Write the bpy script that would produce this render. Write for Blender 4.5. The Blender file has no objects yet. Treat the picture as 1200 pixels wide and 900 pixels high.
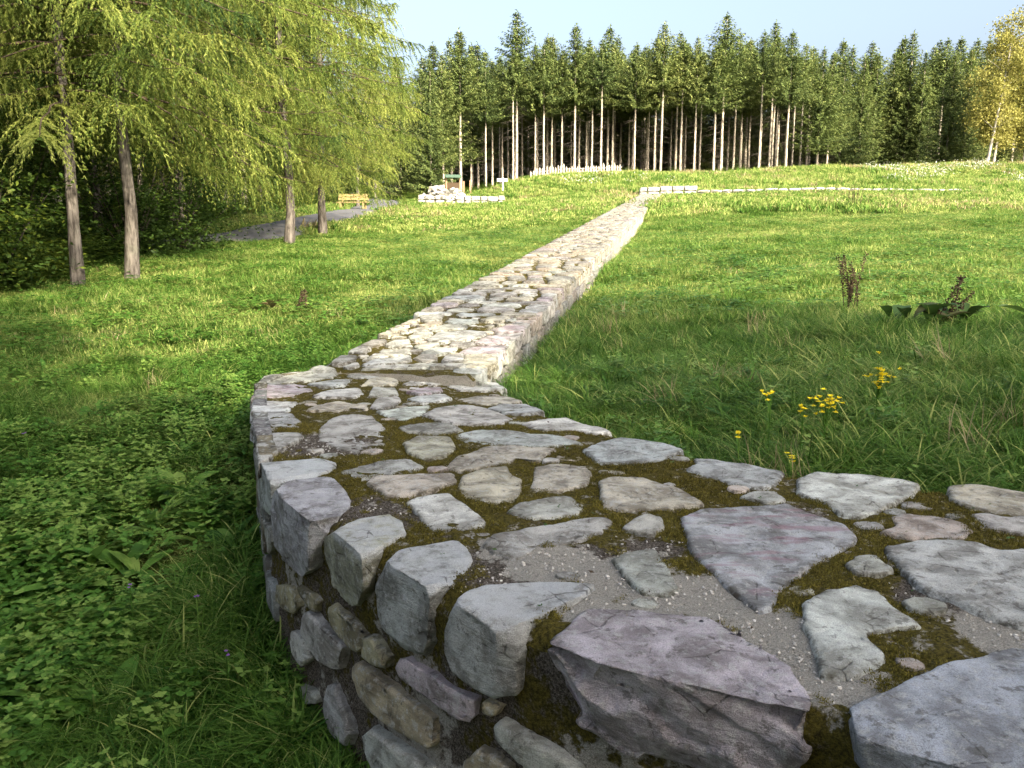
import bpy, bmesh, math, random
import numpy as np
from mathutils import Vector, Matrix

R_ = math.radians
scn = bpy.context.scene
COL = scn.collection
random.seed(11)
RNG = np.random.default_rng(11)

# ------------------------------------------------------------------ camera
EYE = 1.72                                   # height of the lens above the grass outside the wall
cam_d = bpy.data.cameras.new("camera")
cam_d.lens = 28.5
cam_d.sensor_width = 36.0
cam_d.clip_start = 0.05
cam_d.clip_end = 6000.0
cam = bpy.data.objects.new("camera", cam_d)
COL.objects.link(cam)
cam.location = (0, 0, EYE)
cam.rotation_euler = (R_(80.0), 0, 0)
scn.camera = cam

# ------------------------------------------------------------------ daylight
SUN_EL, SUN_AZ = 27.0, 148.0                 # azimuth clockwise from +Y (straight ahead): behind, to the right
SUN = Vector((math.sin(R_(SUN_AZ)) * math.cos(R_(SUN_EL)),
              math.cos(R_(SUN_AZ)) * math.cos(R_(SUN_EL)), math.sin(R_(SUN_EL))))
world = bpy.data.worlds.new("World")
scn.world = world
world.use_nodes = True
wn = world.node_tree
for n_ in list(wn.nodes):
    wn.nodes.remove(n_)
sky = wn.nodes.new("ShaderNodeTexSky")
sky.sky_type = 'NISHITA'
sky.sun_disc = False
sky.sun_elevation = R_(SUN_EL)
sky.sun_rotation = R_(SUN_AZ)
sky.air_density = 0.9
sky.dust_density = 9.5
sky.ozone_density = 2.0
bgn = wn.nodes.new("ShaderNodeBackground")
bgn.inputs['Strength'].default_value = 0.15
wo = wn.nodes.new("ShaderNodeOutputWorld")
hz = wn.nodes.new("ShaderNodeMix"); hz.data_type = 'RGBA'      # thin high haze: the blue of the sky is washed out
hz.inputs[0].default_value = 0.25
bw = wn.nodes.new("ShaderNodeRGBToBW")
wn.links.new(sky.outputs[0], bw.inputs[0]); wn.links.new(sky.outputs[0], hz.inputs[6]); wn.links.new(bw.outputs[0], hz.inputs[7])
wn.links.new(hz.outputs[2], bgn.inputs[0])
wn.links.new(bgn.outputs[0], wo.inputs[0])
sun_d = bpy.data.lights.new("sun", 'SUN')
sun_d.energy = 2.9
sun_d.angle = R_(0.55)
sun_d.color = (1.0, 0.89, 0.68)
sun = bpy.data.objects.new("sun", sun_d)
COL.objects.link(sun)
sun.rotation_euler = SUN.to_track_quat('Z', 'Y').to_euler()
sun.location = (20, -30, 40)
scn.view_settings.view_transform = 'Standard'
scn.view_settings.look = 'None'
scn.view_settings.exposure = 2.05
scn.view_settings.gamma = 1.0
scn.cycles.max_bounces = 4
scn.cycles.transparent_max_bounces = 6

# ------------------------------------------------------------------ helpers
def tag(o, label=None, cat=None, group=None, kind=None):
    if label: o['label'] = label
    if cat: o['category'] = cat
    if group: o['group'] = group
    if kind: o['kind'] = kind
    return o

def empty(name, loc=(0, 0, 0), rz=0.0):
    o = bpy.data.objects.new(name, None)
    o.empty_display_size = 0.3
    o.location = loc
    o.rotation_euler = (0, 0, rz)
    COL.objects.link(o)
    return o

def raw_mesh(name, V, F, mat=None, smooth=True, tint=None, attrs=None):
    """V (n,3); F list of arrays (m,3)/(m,4) or one array"""
    me = bpy.data.meshes.new(name)
    if isinstance(F, np.ndarray): F = [F]
    F = [np.asarray(f, dtype=np.int32) for f in F if len(f)]
    V = np.asarray(V, dtype=np.float32)
    me.vertices.add(len(V))
    me.vertices.foreach_set('co', V.ravel())
    nl = sum(f.size for f in F); nf = sum(len(f) for f in F)
    if nf:
        me.loops.add(nl); me.polygons.add(nf)
        me.loops.foreach_set('vertex_index', np.concatenate([f.ravel() for f in F]))
        tot = np.concatenate([np.full(len(f), f.shape[1], np.int32) for f in F])
        st = np.concatenate([[0], np.cumsum(tot)[:-1]]).astype(np.int32)
        me.polygons.foreach_set('loop_start', st)
        me.polygons.foreach_set('loop_total', tot)
        me.polygons.foreach_set('use_smooth', np.full(nf, smooth))
    me.update(calc_edges=True)
    if tint is not None:
        a = me.attributes.new('tint', 'FLOAT', 'POINT')
        a.data.foreach_set('value', np.asarray(tint, np.float32))
    for k, v in (attrs or {}).items():
        a = me.attributes.new(k, 'FLOAT', 'POINT')
        a.data.foreach_set('value', np.asarray(v, np.float32))
    me.validate()
    if mat: me.materials.append(mat)
    return me

def link(name, me, parent=None, loc=None):
    o = bpy.data.objects.new(name, me)
    COL.objects.link(o)
    if parent is not None: o.parent = parent
    if loc is not None: o.location = loc
    return o

class MB:
    """collects vertices and faces for ONE mesh"""
    def __init__(s): s.V = []; s.F3 = []; s.F4 = []; s.T = []; s.n = 0
    def add(s, V, F, tint=0.5):
        V = np.asarray(V, float).reshape(-1, 3)
        F = np.asarray(F, int)
        (s.F3 if F.shape[1] == 3 else s.F4).append(F + s.n)
        s.V.append(V); s.n += len(V)
        t = np.asarray(tint, float)
        s.T.append(np.full(len(V), float(t)) if t.ndim == 0 else t)
    def box(s, c, size, rz=0.0, tilt=None, tint=0.5):
        x, y, z = [d / 2 for d in size]
        P = np.array([(-x,-y,-z),(x,-y,-z),(x,y,-z),(-x,y,-z),(-x,-y,z),(x,-y,z),(x,y,z),(-x,y,z)])
        if tilt is not None: P = P @ np.array(tilt.to_3x3()).T
        ca, sa = math.cos(rz), math.sin(rz)
        P = P @ np.array([(ca, sa, 0), (-sa, ca, 0), (0, 0, 1)])
        s.add(P + np.array(c), [(0,3,2,1),(4,5,6,7),(0,1,5,4),(1,2,6,5),(2,3,7,6),(3,0,4,7)], tint)
    def tube(s, pts, rad, n=6, tint=0.5, cap=True):
        pts = np.asarray(pts, float); rad = np.broadcast_to(np.asarray(rad, float), (len(pts),))
        d = np.gradient(pts, axis=0)
        d /= np.linalg.norm(d, axis=1)[:, None] + 1e-9
        ref = np.where(np.abs(d[:, 2:3]) > 0.9, np.array([[1., 0, 0]]), np.array([[0, 0, 1.]]))
        u = np.cross(d, ref); u /= np.linalg.norm(u, axis=1)[:, None] + 1e-9
        for i in range(1, len(u)):
            if np.dot(u[i], u[i-1]) < 0: u[i] = -u[i]
        v = np.cross(d, u)
        a = np.linspace(0, 2 * np.pi, n, endpoint=False)
        P = pts[:, None, :] + rad[:, None, None] * (np.cos(a)[None, :, None] * u[:, None, :] + np.sin(a)[None, :, None] * v[:, None, :])
        P = P.reshape(-1, 3)
        m = len(pts)
        i, j = np.meshgrid(np.arange(m - 1), np.arange(n), indexing='ij')
        j2 = (j + 1) % n
        F = np.stack([i*n+j, i*n+j2, (i+1)*n+j2, (i+1)*n+j], -1).reshape(-1, 4)
        s.add(P, F, tint)
        if cap:
            base = s.n - len(P)
            P2 = np.array([pts[-1] + d[-1] * rad[-1] * 0.3])
            k = np.arange(n)
            s.F3.append(np.stack([base+(m-1)*n+k, base+(m-1)*n+(k+1) % n, np.full(n, s.n)], -1))
            s.V.append(P2); s.T.append(np.array([float(np.mean(tint))])); s.n += 1
    def mesh(s, name, mat=None, smooth=True):
        V = np.concatenate(s.V) if s.V else np.zeros((0, 3))
        T = np.concatenate(s.T) if s.T else np.zeros(0)
        F = []
        if s.F3: F.append(np.concatenate(s.F3))
        if s.F4: F.append(np.concatenate(s.F4))
        return raw_mesh(name, V, F, mat, smooth, tint=T)
    def build(s, name, mat, parent=None, smooth=True, loc=None):
        return link(name, s.mesh(name, mat, smooth), parent, loc)

def unit(a): return a / (np.linalg.norm(a, axis=-1, keepdims=True) + 1e-9)

def blades(mb, C, D, S, ln, wd, tint, quad=False):
    """leaf faces: base point C, direction D, side vector S, length, width (arrays)"""
    n = len(C)
    if n == 0: return
    ln = np.broadcast_to(ln, (n,))[:, None]; wd = np.broadcast_to(wd, (n,))[:, None]
    if quad:
        V = np.stack([C, C + D*ln*0.45 + S*wd*0.5, C + D*ln, C + D*ln*0.45 - S*wd*0.5], 1).reshape(-1, 3)
        F = np.arange(n * 4).reshape(-1, 4)
        mb.add(V, F, np.repeat(tint, 4))
    else:
        V = np.stack([C - S*wd*0.5, C + S*wd*0.5, C + D*ln], 1).reshape(-1, 3)
        F = np.arange(n * 3).reshape(-1, 3)
        mb.add(V, F, np.repeat(tint, 3))

# vectorised value noise -------------------------------------------------
def _h(i, j, k, seed):
    h = (i * 374761393 + j * 668265263 + k * 2147483647 + seed * 974711) & 0xFFFFFFFF
    h = ((h ^ (h >> 13)) * 1274126177) & 0xFFFFFFFF
    h = h ^ (h >> 16)
    return (h & 0xFFFFFF) / float(0xFFFFFF) * 2 - 1
def vnoise(P, scale=1.0, seed=0):
    P = np.asarray(P, float) * scale
    if P.shape[-1] == 2: P = np.concatenate([P, np.zeros(P.shape[:-1] + (1,))], -1)
    I = np.floor(P).astype(np.int64); f = P - I; f = f*f*(3-2*f)
    x, y, z = I[..., 0], I[..., 1], I[..., 2]
    r = 0
    for a in (0, 1):
        for b in (0, 1):
            for c in (0, 1):
                w = (f[..., 0] if a else 1-f[..., 0]) * (f[..., 1] if b else 1-f[..., 1]) * (f[..., 2] if c else 1-f[..., 2])
                r = r + w * _h(x+a, y+b, z+c, seed)
    return r
def fbm(P, scale=1.0, seed=0, oct=4, gain=0.5):
    r = 0; a = 1.0
    for o in range(oct):
        r = r + a * vnoise(P, scale * 2**o, seed + 17*o); a *= gain
    return r

# ------------------------------------------------------------------ materials
class N:
    """tiny node-tree writer"""
    def __init__(s, name):
        s.m = bpy.data.materials.new(name); s.m.use_nodes = True
        s.t = s.m.node_tree
        for n in list(s.t.nodes): s.t.nodes.remove(n)
        s.out = s.t.nodes.new('ShaderNodeOutputMaterial')
    def node(s, typ, **kw):
        n = s.t.nodes.new('ShaderNode' + typ)
        for k, v in kw.items(): setattr(n, k, v)
        return n
    def set(s, sock, v):
        if hasattr(v, 'is_output') or isinstance(v, bpy.types.NodeSocket): s.t.links.new(v, sock)
        else:
            if sock.type == 'RGBA' and len(v) == 3: v = (*v, 1)
            sock.default_value = v
    def noise(s, scale, detail=4, rough=0.55, vec=None, dist=0.0):
        n = s.node('TexNoise'); n.inputs['Scale'].default_value = scale
        n.inputs['Detail'].default_value = detail; n.inputs['Roughness'].default_value = rough
        n.inputs['Distortion'].default_value = dist
        if vec is not None: s.t.links.new(vec, n.inputs['Vector'])
        return n.outputs['Fac']
    def ramp(s, fac, lo, hi, a=0.0, b=1.0):
        n = s.node('MapRange'); n.interpolation_type = 'SMOOTHSTEP'
        s.set(n.inputs[0], fac)
        n.inputs[1].default_value = lo; n.inputs[2].default_value = hi
        n.inputs[3].default_value = a; n.inputs[4].default_value = b
        return n.outputs[0]
    def mix(s, fac, a, b, mode='MIX'):
        n = s.node('Mix', data_type='RGBA', blend_type=mode)
        s.set(n.inputs[0], fac); s.set(n.inputs[6], a); s.set(n.inputs[7], b)
        return n.outputs[2]
    def math(s, op, a, b=0.0):
        n = s.node('Math', operation=op)
        s.set(n.inputs[0], a); s.set(n.inputs[1], b)
        return n.outputs[0]
    def pos(s): return s.node('NewGeometry').outputs['Position']
    def objpos(s): return s.node('TexCoord').outputs['Object']
    def attr(s, name, typ='GEOMETRY'):
        n = s.node('Attribute'); n.attribute_name = name; n.attribute_type = typ
        return n.outputs['Fac']
    def objrand(s): return s.node('ObjectInfo').outputs['Random']
    def objcol(s): return s.node('ObjectInfo').outputs['Color']
    def bump(s, h, strength=0.4, dist=0.01, normal=None):
        n = s.node('Bump'); n.inputs['Strength'].default_value = strength
        n.inputs['Distance'].default_value = dist
        s.set(n.inputs['Height'], h)
        if normal is not None: s.t.links.new(normal, n.inputs['Normal'])
        return n.outputs[0]
    def bsdf(s, col, rough=0.8, normal=None, spec=0.3):
        n = s.node('BsdfPrincipled')
        s.set(n.inputs['Base Color'], col); s.set(n.inputs['Roughness'], rough)
        n.inputs['Specular IOR Level'].default_value = spec
        if normal is not None: s.t.links.new(normal, n.inputs['Normal'])
        s.t.links.new(n.outputs[0], s.out.inputs[0])
        return s.m
    def leaf(s, col, trans=0.4, rough=0.6, spec=0.25, tcol=None):
        p = s.node('BsdfPrincipled'); s.set(p.inputs['Base Color'], col)
        p.inputs['Roughness'].default_value = rough; p.inputs['Specular IOR Level'].default_value = spec
        t = s.node('BsdfTranslucent'); s.set(t.inputs[0], tcol if tcol is not None else col)
        m = s.node('MixShader'); m.inputs[0].default_value = trans
        s.t.links.new(p.outputs[0], m.inputs[1]); s.t.links.new(t.outputs[0], m.inputs[2])
        s.t.links.new(m.outputs[0], s.out.inputs[0])
        return s.m

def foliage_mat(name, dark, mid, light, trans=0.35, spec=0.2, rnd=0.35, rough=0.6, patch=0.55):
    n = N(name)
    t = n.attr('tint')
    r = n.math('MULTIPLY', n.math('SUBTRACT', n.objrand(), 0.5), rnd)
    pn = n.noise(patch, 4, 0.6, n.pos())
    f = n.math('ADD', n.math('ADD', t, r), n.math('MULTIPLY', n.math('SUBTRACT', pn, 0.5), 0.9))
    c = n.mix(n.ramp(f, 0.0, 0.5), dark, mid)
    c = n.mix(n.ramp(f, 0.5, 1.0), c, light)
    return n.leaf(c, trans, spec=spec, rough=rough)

M = {}
def make_materials():
    # wall stone: colour of each stone comes from its object colour
    for nm, streak in (('stone', False), ('streaked_stone', True)):
        n = N(nm); p = n.pos(); ta_ = n.node('Attribute'); ta_.attribute_name = 'tone'; oc = n.mix(1.0, n.objcol(), ta_.outputs['Color'], 'ADD')
        big = n.noise(7, 5, 0.6, p, 0.6); med = n.noise(38, 6, 0.65, p); fine = n.noise(300, 5, 0.75, p)
        c = n.mix(n.ramp(big, 0.36, 0.66), n.mix(1.0, oc, (0.50, 0.48, 0.45), 'MULTIPLY'), n.mix(1.0, oc, (1.24, 1.24, 1.23), 'MULTIPLY'))
        c = n.mix(n.ramp(med, 0.50, 0.64, 0, 0.55), c, (0.58, 0.575, 0.53))        # pale lichen and calcite
        c = n.mix(n.ramp(n.noise(21, 6, 0.7, p), 0.565, 0.64, 0, 0.65), c, (0.11, 0.10, 0.08))   # dark lichen spots
        c = n.mix(n.ramp(fine, 0.36, 0.56, 0.55, 0.0), c, (0.12, 0.115, 0.10))
        if streak:
            mp = n.node('Mapping'); mp.inputs['Scale'].default_value = (5, 16, 5); mp.inputs['Rotation'].default_value = (0, 0, 0.5)
            n.t.links.new(p, mp.inputs[0])
            c = n.mix(n.ramp(n.noise(1.0, 4, 0.6, mp.outputs[0]), 0.52, 0.66, 0, 0.55), c, (0.30, 0.16, 0.19))
        pale = n.math('MULTIPLY', n.attr('pale'), n.ramp(n.noise(13, 5, 0.65, p), 0.34, 0.56))
        c = n.mix(n.math('MULTIPLY', pale, 0.75), c, n.mix(n.ramp(fine, 0.3, 0.7), (0.40, 0.41, 0.40), (0.66, 0.67, 0.65)))
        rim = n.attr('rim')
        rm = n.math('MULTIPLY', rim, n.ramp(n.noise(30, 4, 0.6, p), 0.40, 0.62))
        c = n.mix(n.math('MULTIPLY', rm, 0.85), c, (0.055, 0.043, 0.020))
        # thin cleavage layers of the slate, and hairline cracks
        mp2 = n.node('Mapping'); mp2.inputs['Scale'].default_value = (9, 15, 60); mp2.inputs['Rotation'].default_value = (0.5, 0.35, 0.4)
        n.t.links.new(p, mp2.inputs[0])
        lay = n.noise(1.0, 5, 0.6, mp2.outputs[0], 0.5)
        c = n.mix(n.ramp(lay, 0.56, 0.70, 0, 0.28), c, (0.09, 0.085, 0.075))
        vor = n.node('TexVoronoi', feature='DISTANCE_TO_EDGE'); vor.inputs['Scale'].default_value = 6.5
        n.t.links.new(n.node('NewGeometry').outputs['Position'], vor.inputs['Vector'])
        crack = n.ramp(n.math('ADD', vor.outputs['Distance'], n.math('MULTIPLY', n.math('SUBTRACT', med, 0.5), 0.10)), 0.0, 0.018)
        ck = n.math('ADD', crack, n.ramp(big, 0.40, 0.56))
        ck = n.math('MINIMUM', ck, 1.0)
        c = n.mix(n.math('MULTIPLY', n.math('SUBTRACT', 1.0, ck), 0.6), c, (0.07, 0.06, 0.05))
        hgt = n.math('ADD', n.math('MULTIPLY', med, 1.0), n.math('MULTIPLY', fine, 0.5))
        hgt = n.math('ADD', hgt, n.math('ADD', n.math('MULTIPLY', lay, 0.9), n.math('MULTIPLY', ck, 0.5)))
        b = n.bump(hgt, 1.0, 0.018)
        M[nm] = n.bsdf(c, 0.82, b, 0.25)
    # mortar with moss and grit
    n = N('mortar'); p = n.pos()
    bare = n.attr('bare'); dirt = n.attr('dirt')
    gr = n.noise(260, 3, 0.8, p); blot = n.noise(16, 6, 0.7, p); blot2 = n.noise(45, 5, 0.7, p)
    mort = n.mix(n.ramp(gr, 0.35, 0.65), (0.25, 0.23, 0.19), (0.50, 0.47, 0.40))
    mort = n.mix(n.ramp(n.noise(34, 6, 0.75, p), 0.55, 0.66, 0, 0.7), mort, (0.16, 0.14, 0.115))
    mort = n.mix(n.ramp(n.noise(120, 3, 0.7, p), 0.60, 0.68, 0, 0.8), mort, (0.09, 0.075, 0.055))
    moss = n.mix(n.ramp(n.noise(90, 5, 0.8, p), 0.35, 0.65), (0.032, 0.027, 0.007), (0.150, 0.122, 0.022))
    soil = n.mix(n.ramp(n.noise(140, 4, 0.8, p), 0.40, 0.66), (0.045, 0.036, 0.026), (0.24, 0.205, 0.165))
    sel = n.math('ADD', dirt, n.math('ADD', n.math('MULTIPLY', n.math('SUBTRACT', blot2, 0.5), 1.5), n.math('MULTIPLY', n.math('SUBTRACT', n.noise(7, 4, 0.6, p), 0.5), 1.7)))
    veg = n.mix(n.ramp(sel, 0.38, 0.62), moss, soil)
    sb = n.math('ADD', n.math('ADD', bare, 0.345), n.math('MULTIPLY', n.math('SUBTRACT', blot, 0.5), 1.5))
    c = n.mix(n.ramp(sb, 0.42, 0.58), veg, mort)
    hgt = n.math('ADD', n.math('MULTIPLY', gr, 0.8), n.noise(75, 4, 0.7, p))
    M['mortar'] = n.bsdf(c, 0.95, n.bump(n.math('ADD', hgt, n.math('MULTIPLY', n.noise(28, 5, 0.7, p), 1.3)), 1.0, 0.018), 0.1)
    # far, sun-bleached limestone walls
    n = N('pale_limestone'); p = n.pos()
    c = n.mix(n.ramp(n.noise(6, 5, 0.6, p), 0.35, 0.65), (0.22, 0.21, 0.185), (0.42, 0.405, 0.37))
    M['limestone'] = n.bsdf(c, 0.9, n.bump(n.noise(30, 4, 0.6, p), 0.6, 0.03), 0.1)
    # meadow soil under the grass
    n = N('meadow_soil'); p = n.pos()
    a = n.noise(0.35, 5, 0.6, p); b_ = n.noise(3.0, 6, 0.7, p); f_ = n.noise(28, 4, 0.8, p)
    c = n.mix(n.ramp(b_, 0.35, 0.65), (0.060, 0.085, 0.018), (0.175, 0.200, 0.050))
    c = n.mix(n.ramp(a, 0.56, 0.70, 0, 0.40), c, (0.16, 0.145, 0.055))
    c = n.mix(n.ramp(f_, 0.38, 0.62, 0.55, 0.0), c, (0.020, 0.030, 0.008))
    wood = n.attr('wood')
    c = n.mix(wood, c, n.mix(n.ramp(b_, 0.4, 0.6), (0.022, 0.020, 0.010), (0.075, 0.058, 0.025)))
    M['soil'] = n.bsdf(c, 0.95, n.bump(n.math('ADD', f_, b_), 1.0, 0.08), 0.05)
    # asphalt lane
    n = N('asphalt'); p = n.pos()
    c = n.mix(n.ramp(n.noise(60, 4, 0.8, p), 0.3, 0.7), (0.075, 0.077, 0.085), (0.16, 0.16, 0.165))
    c = n.mix(n.ramp(n.noise(2.2, 5, 0.6, p), 0.52, 0.70, 0, 0.55), c, (0.20, 0.18, 0.13))
    M['asphalt'] = n.bsdf(c, 0.9, n.bump(n.noise(80, 3, 0.7, p), 0.4, 0.01), 0.2)
    # bark
    for nm, a_, b2 in (('larch_bark', (0.040, 0.034, 0.028), (0.165, 0.145, 0.125)),
                       ('spruce_bark', (0.22, 0.19, 0.145), (0.54, 0.48, 0.385)),
                       ('dark_bark', (0.030, 0.025, 0.020), (0.12, 0.10, 0.08)),
                       ('birch_bark', (0.16, 0.14, 0.11), (0.46, 0.43, 0.37))):
        n = N(nm); p = n.pos()
        mp = n.node('Mapping'); mp.inputs['Scale'].default_value = (14, 14, 2.6); n.t.links.new(p, mp.inputs[0])
        k = n.noise(1.0, 6, 0.7, mp.outputs[0], 0.4)
        c = n.mix(n.ramp(k, 0.36, 0.66), a_, b2)
        c = n.mix(n.ramp(n.noise(3, 4, 0.6, p), 0.55, 0.75, 0, 0.4), c, (0.16, 0.17, 0.12))
        M[nm] = n.bsdf(c, 0.9, n.bump(k, 0.9, 0.03), 0.1)
    M['twig'] = N('twig').bsdf((0.075, 0.055, 0.034), 0.9)
    M['dead_stem'] = N('dead_stem').bsdf((0.055, 0.036, 0.020), 0.9)
    M['larch'] = foliage_mat('larch_needles', (0.030, 0.062, 0.012), (0.128, 0.176, 0.030), (0.30, 0.330, 0.075), 0.38)
    M['spruce'] = foliage_mat('spruce_needles', (0.034, 0.060, 0.022), (0.135, 0.180, 0.052), (0.290, 0.310, 0.095), 0.28)
    M['dark_leaf'] = foliage_mat('beech_leaves', (0.026, 0.052, 0.010), (0.066, 0.118, 0.020), (0.19, 0.24, 0.030), 0.40)
    M['birch_leaf'] = foliage_mat('birch_leaves', (0.11, 0.115, 0.022), (0.235, 0.225, 0.050), (0.36, 0.335, 0.10), 0.40)
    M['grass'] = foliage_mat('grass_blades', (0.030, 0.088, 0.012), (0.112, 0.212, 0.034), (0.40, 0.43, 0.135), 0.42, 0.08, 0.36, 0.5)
    M['herb'] = foliage_mat('herb_leaves', (0.028, 0.085, 0.012), (0.090, 0.200, 0.030), (0.23, 0.33, 0.07), 0.38, 0.15, 0.5, 0.45)
    M['dock_leaf'] = foliage_mat('dock_leaves', (0.030, 0.055, 0.012), (0.055, 0.110, 0.022), (0.13, 0.10, 0.04), 0.3, 0.3)
    M['straw'] = foliage_mat('dry_grass', (0.17, 0.13, 0.06), (0.32, 0.26, 0.13), (0.45, 0.38, 0.22), 0.25)
    M['moss'] = foliage_mat('moss_fronds', (0.030, 0.025, 0.006), (0.100, 0.083, 0.014), (0.20, 0.17, 0.03), 0.2)
    M['yellow'] = N('yellow_petals').leaf((0.82, 0.66, 0.020), 0.25)
    M['purple'] = N('purple_petals').leaf((0.30, 0.13, 0.42), 0.25)
    M['white_petal'] = N('white_petals').leaf((0.56, 0.56, 0.48), 0.3)
    M['grit'] = N('pale_grit').bsdf((0.48, 0.45, 0.40), 0.9)
    n = N('bench_wood'); p = n.pos()
    M['bench'] = n.bsdf(n.mix(n.noise(9, 4, 0.6, p), (0.20, 0.15, 0.065), (0.31, 0.24, 0.10)), 0.6)
    n = N('weathered_wood'); p = n.pos()
    M['pale_wood'] = n.bsdf(n.mix(n.noise(7, 4, 0.6, p), (0.28, 0.245, 0.20), (0.42, 0.38, 0.32)), 0.85)
    M['red_wood'] = N('reddish_wood').bsdf((0.26, 0.16, 0.10), 0.8)
    M['roof_felt'] = N('green_roofing').bsdf((0.06, 0.10, 0.07), 0.85)
    M['sign_white'] = N('white_sign_paint').bsdf((0.60, 0.60, 0.58), 0.6)
make_materials()

# ------------------------------------------------------------------ the lie of the land
WD = np.array((0.2049, 0.9788))                    # plan direction of the long wall
WP = np.array((0.9788, -0.2049))                   # to its right
WA = np.array((-1.619, 6.332))                     # where the long straight starts (outer edge)
GRADE = 0.0822
WALL_W = 1.37
def along(x, y): return (x-WA[0])*WD[0] + (y-WA[1])*WD[1]
def across(x, y): return (x-WA[0])*WP[0] + (y-WA[1])*WP[1]
def wall_top(x, y):
    x = np.asarray(x, float); y = np.asarray(y, float)
    al = along(x, y); pe = across(x, y)
    far = EYE - 1.0 + al * GRADE
    near = EYE - 1.0 - 0.1*np.exp(-((x+.07)**2+(y-6.1)**2)/1.1)
    st = 0.30*np.clip(pe, 0, 1.6)/1.4
    return np.where(al > st, far, near)

CTRL = [(-1.15,3.4,-1.80),(-.75,2.75,-1.98),(-.3,2.0,-2.02),(.8,1.1,-2.0),(2,.2,-1.95),(0,0,-2.0),(-3,3,-1.90),(-3,6,-1.45),(-1.9,5.0,-1.58),
 (-2.3,6.6,-1.42),(-7,15,-.67),(-7.4,14,-.84),(-12,10,-1.05),(-12,16,-.72),(-6.8,25,-.15),(-9.2,27,-.02),(-8.3,32,.47),(-7.06,31,.24),
 (-7.9,45,1.57),(-12,24,-.2),(-3,60,2.62),(-6.4,60,2.62),(-9.4,50,1.95),(-1.05,9,-1.2),(-.3,12.3,-.90),(.6,16.7,-.55),(4.4,35,1.05),(8.3,54,2.72),
 (0.12,6.6,-1.26),(1.2,3.7,-1.13),(2.1,3.35,-1.12),(3.2,3.2,-1.10),(5,7.5,-.80),(4.3,11.3,-.75),(.22,8.6,-1.22),(.90,11.2,-1.04),(2.40,18,-.44),
 (5.2,32,.85),(8.9,48.5,2.30),(20,53,3.0),(28,51,2.78),(42,49,2.8),(20,20,.28),(40,20,.6),(40,40,2.2),(12,35,1.5),(10,12,-.5),
 (1.5,66,4.75),(10,66,5.15),(25,66,5.5),(42,66,5.9),(9,57.5,3.2),(25,57.5,3.3),(42,57.5,3.4),(-.6,62,3.0),(-4,72,3.8),(-10,72,3.5),
 (2,78,5.0),(10,78,5.3),(25,78,5.6),(45,78,6.1),(0,110,6.2),(30,110,7),(60,110,7.5),(-25,110,5),(-40,60,2),(-40,30,-.3),(-30,10,-1.3),
 (-20,-20,-2.6),(0,-20,-2.6),(20,-20,-2.2),(70,60,5),(70,20,1.5),(60,-20,-1)]
CP = np.array(CTRL)
def _U(r2): return np.where(r2 > 1e-12, r2*np.log(np.maximum(r2, 1e-12))*0.5, 0.0)
def _fit():
    X = CP[:, :2]; n = len(X)
    K = _U(((X[:, None]-X[None])**2).sum(-1)) + np.eye(n)*1.5
    P = np.c_[np.ones(n), X]
    A = np.block([[K, P], [P.T, np.zeros((3, 3))]])
    return np.linalg.solve(A, np.r_[CP[:, 2], 0, 0, 0])
TPS = _fit()
def ground_z(x, y):
    x = np.asarray(x, float); y = np.asarray(y, float); sh = x.shape
    xc = np.clip(x, -60, 90).ravel(); yc = np.clip(y, -40, 130).ravel()
    z = np.empty(len(xc))
    for a in range(0, len(xc), 20000):
        xx = xc[a:a+20000]; yy = yc[a:a+20000]
        r2 = (xx[:, None]-CP[None, :, 0])**2 + (yy[:, None]-CP[None, :, 1])**2
        z[a:a+20000] = _U(r2) @ TPS[:len(CP)] + TPS[-3] + TPS[-2]*xx + TPS[-1]*yy
    P = np.stack([x.ravel(), y.ravel()], -1)
    z = z + 0.05*fbm(P, 0.45, 3, 3) + 0.10*fbm(P, 0.12, 5, 2)*np.clip((np.hypot(P[:, 0], P[:, 1])-12)/20, 0, 1)
    return z.reshape(sh) + EYE
def gz(x, y): return float(ground_z(np.array([x]), np.array([y]))[0])

# ------------------------------------------------------------------ ground
def graded(lo, hi, n, c=0.0, k=3.2):
    t = np.linspace(-1, 1, n)
    s = np.sinh(k*t)/np.sinh(k)
    return np.where(s < 0, c + s*(c-lo), c + s*(hi-c))
def build_ground():
    xs = graded(-700, 700, 420, 0, 5.6); ys = graded(-300, 1500, 460, 14, 5.0)
    X, Y = np.meshgrid(xs, ys, indexing='ij')
    Z = ground_z(X, Y)
    far = np.clip((np.hypot(X, Y)-140)/300, 0, 1)
    V = np.stack([X, Y, Z], -1).reshape(-1, 3)
    nx, ny = X.shape
    i, j = np.meshgrid(np.arange(nx-1), np.arange(ny-1), indexing='ij')
    F = np.stack([i*ny+j, (i+1)*ny+j, (i+1)*ny+j+1, i*ny+j+1], -1).reshape(-1, 4)
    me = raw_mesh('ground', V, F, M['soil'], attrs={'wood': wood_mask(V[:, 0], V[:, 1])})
    o = link('ground', me); tag(o, kind='structure')
ROAD = np.array([(-17,16.5),(-13.2,21),(-10.6,25.6),(-9.3,30),(-8.6,36),(-8.0,44),(-8.3,54),(-10,66),(-14,80)], float)
def spline(P, n):
    P = np.asarray(P, float); t = np.r_[0, np.cumsum(np.linalg.norm(np.diff(P, axis=0), axis=1))]
    q = np.linspace(0, t[-1], n)
    out = np.stack([np.interp(q, t, P[:, k]) for k in range(P.shape[1])], -1)
    for _ in range(max(2, n//len(P)//2)):
        out[1:-1] = (out[:-2]+2*out[1:-1]+out[2:])/4
    return out
ROADC = spline(ROAD, 90)
def road_dist(x, y):
    x = np.asarray(x, float).ravel(); y = np.asarray(y, float).ravel()
    d = np.full(len(x), 1e9)
    for q in ROADC: d = np.minimum(d, np.hypot(x-q[0], y-q[1]))
    return d
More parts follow.
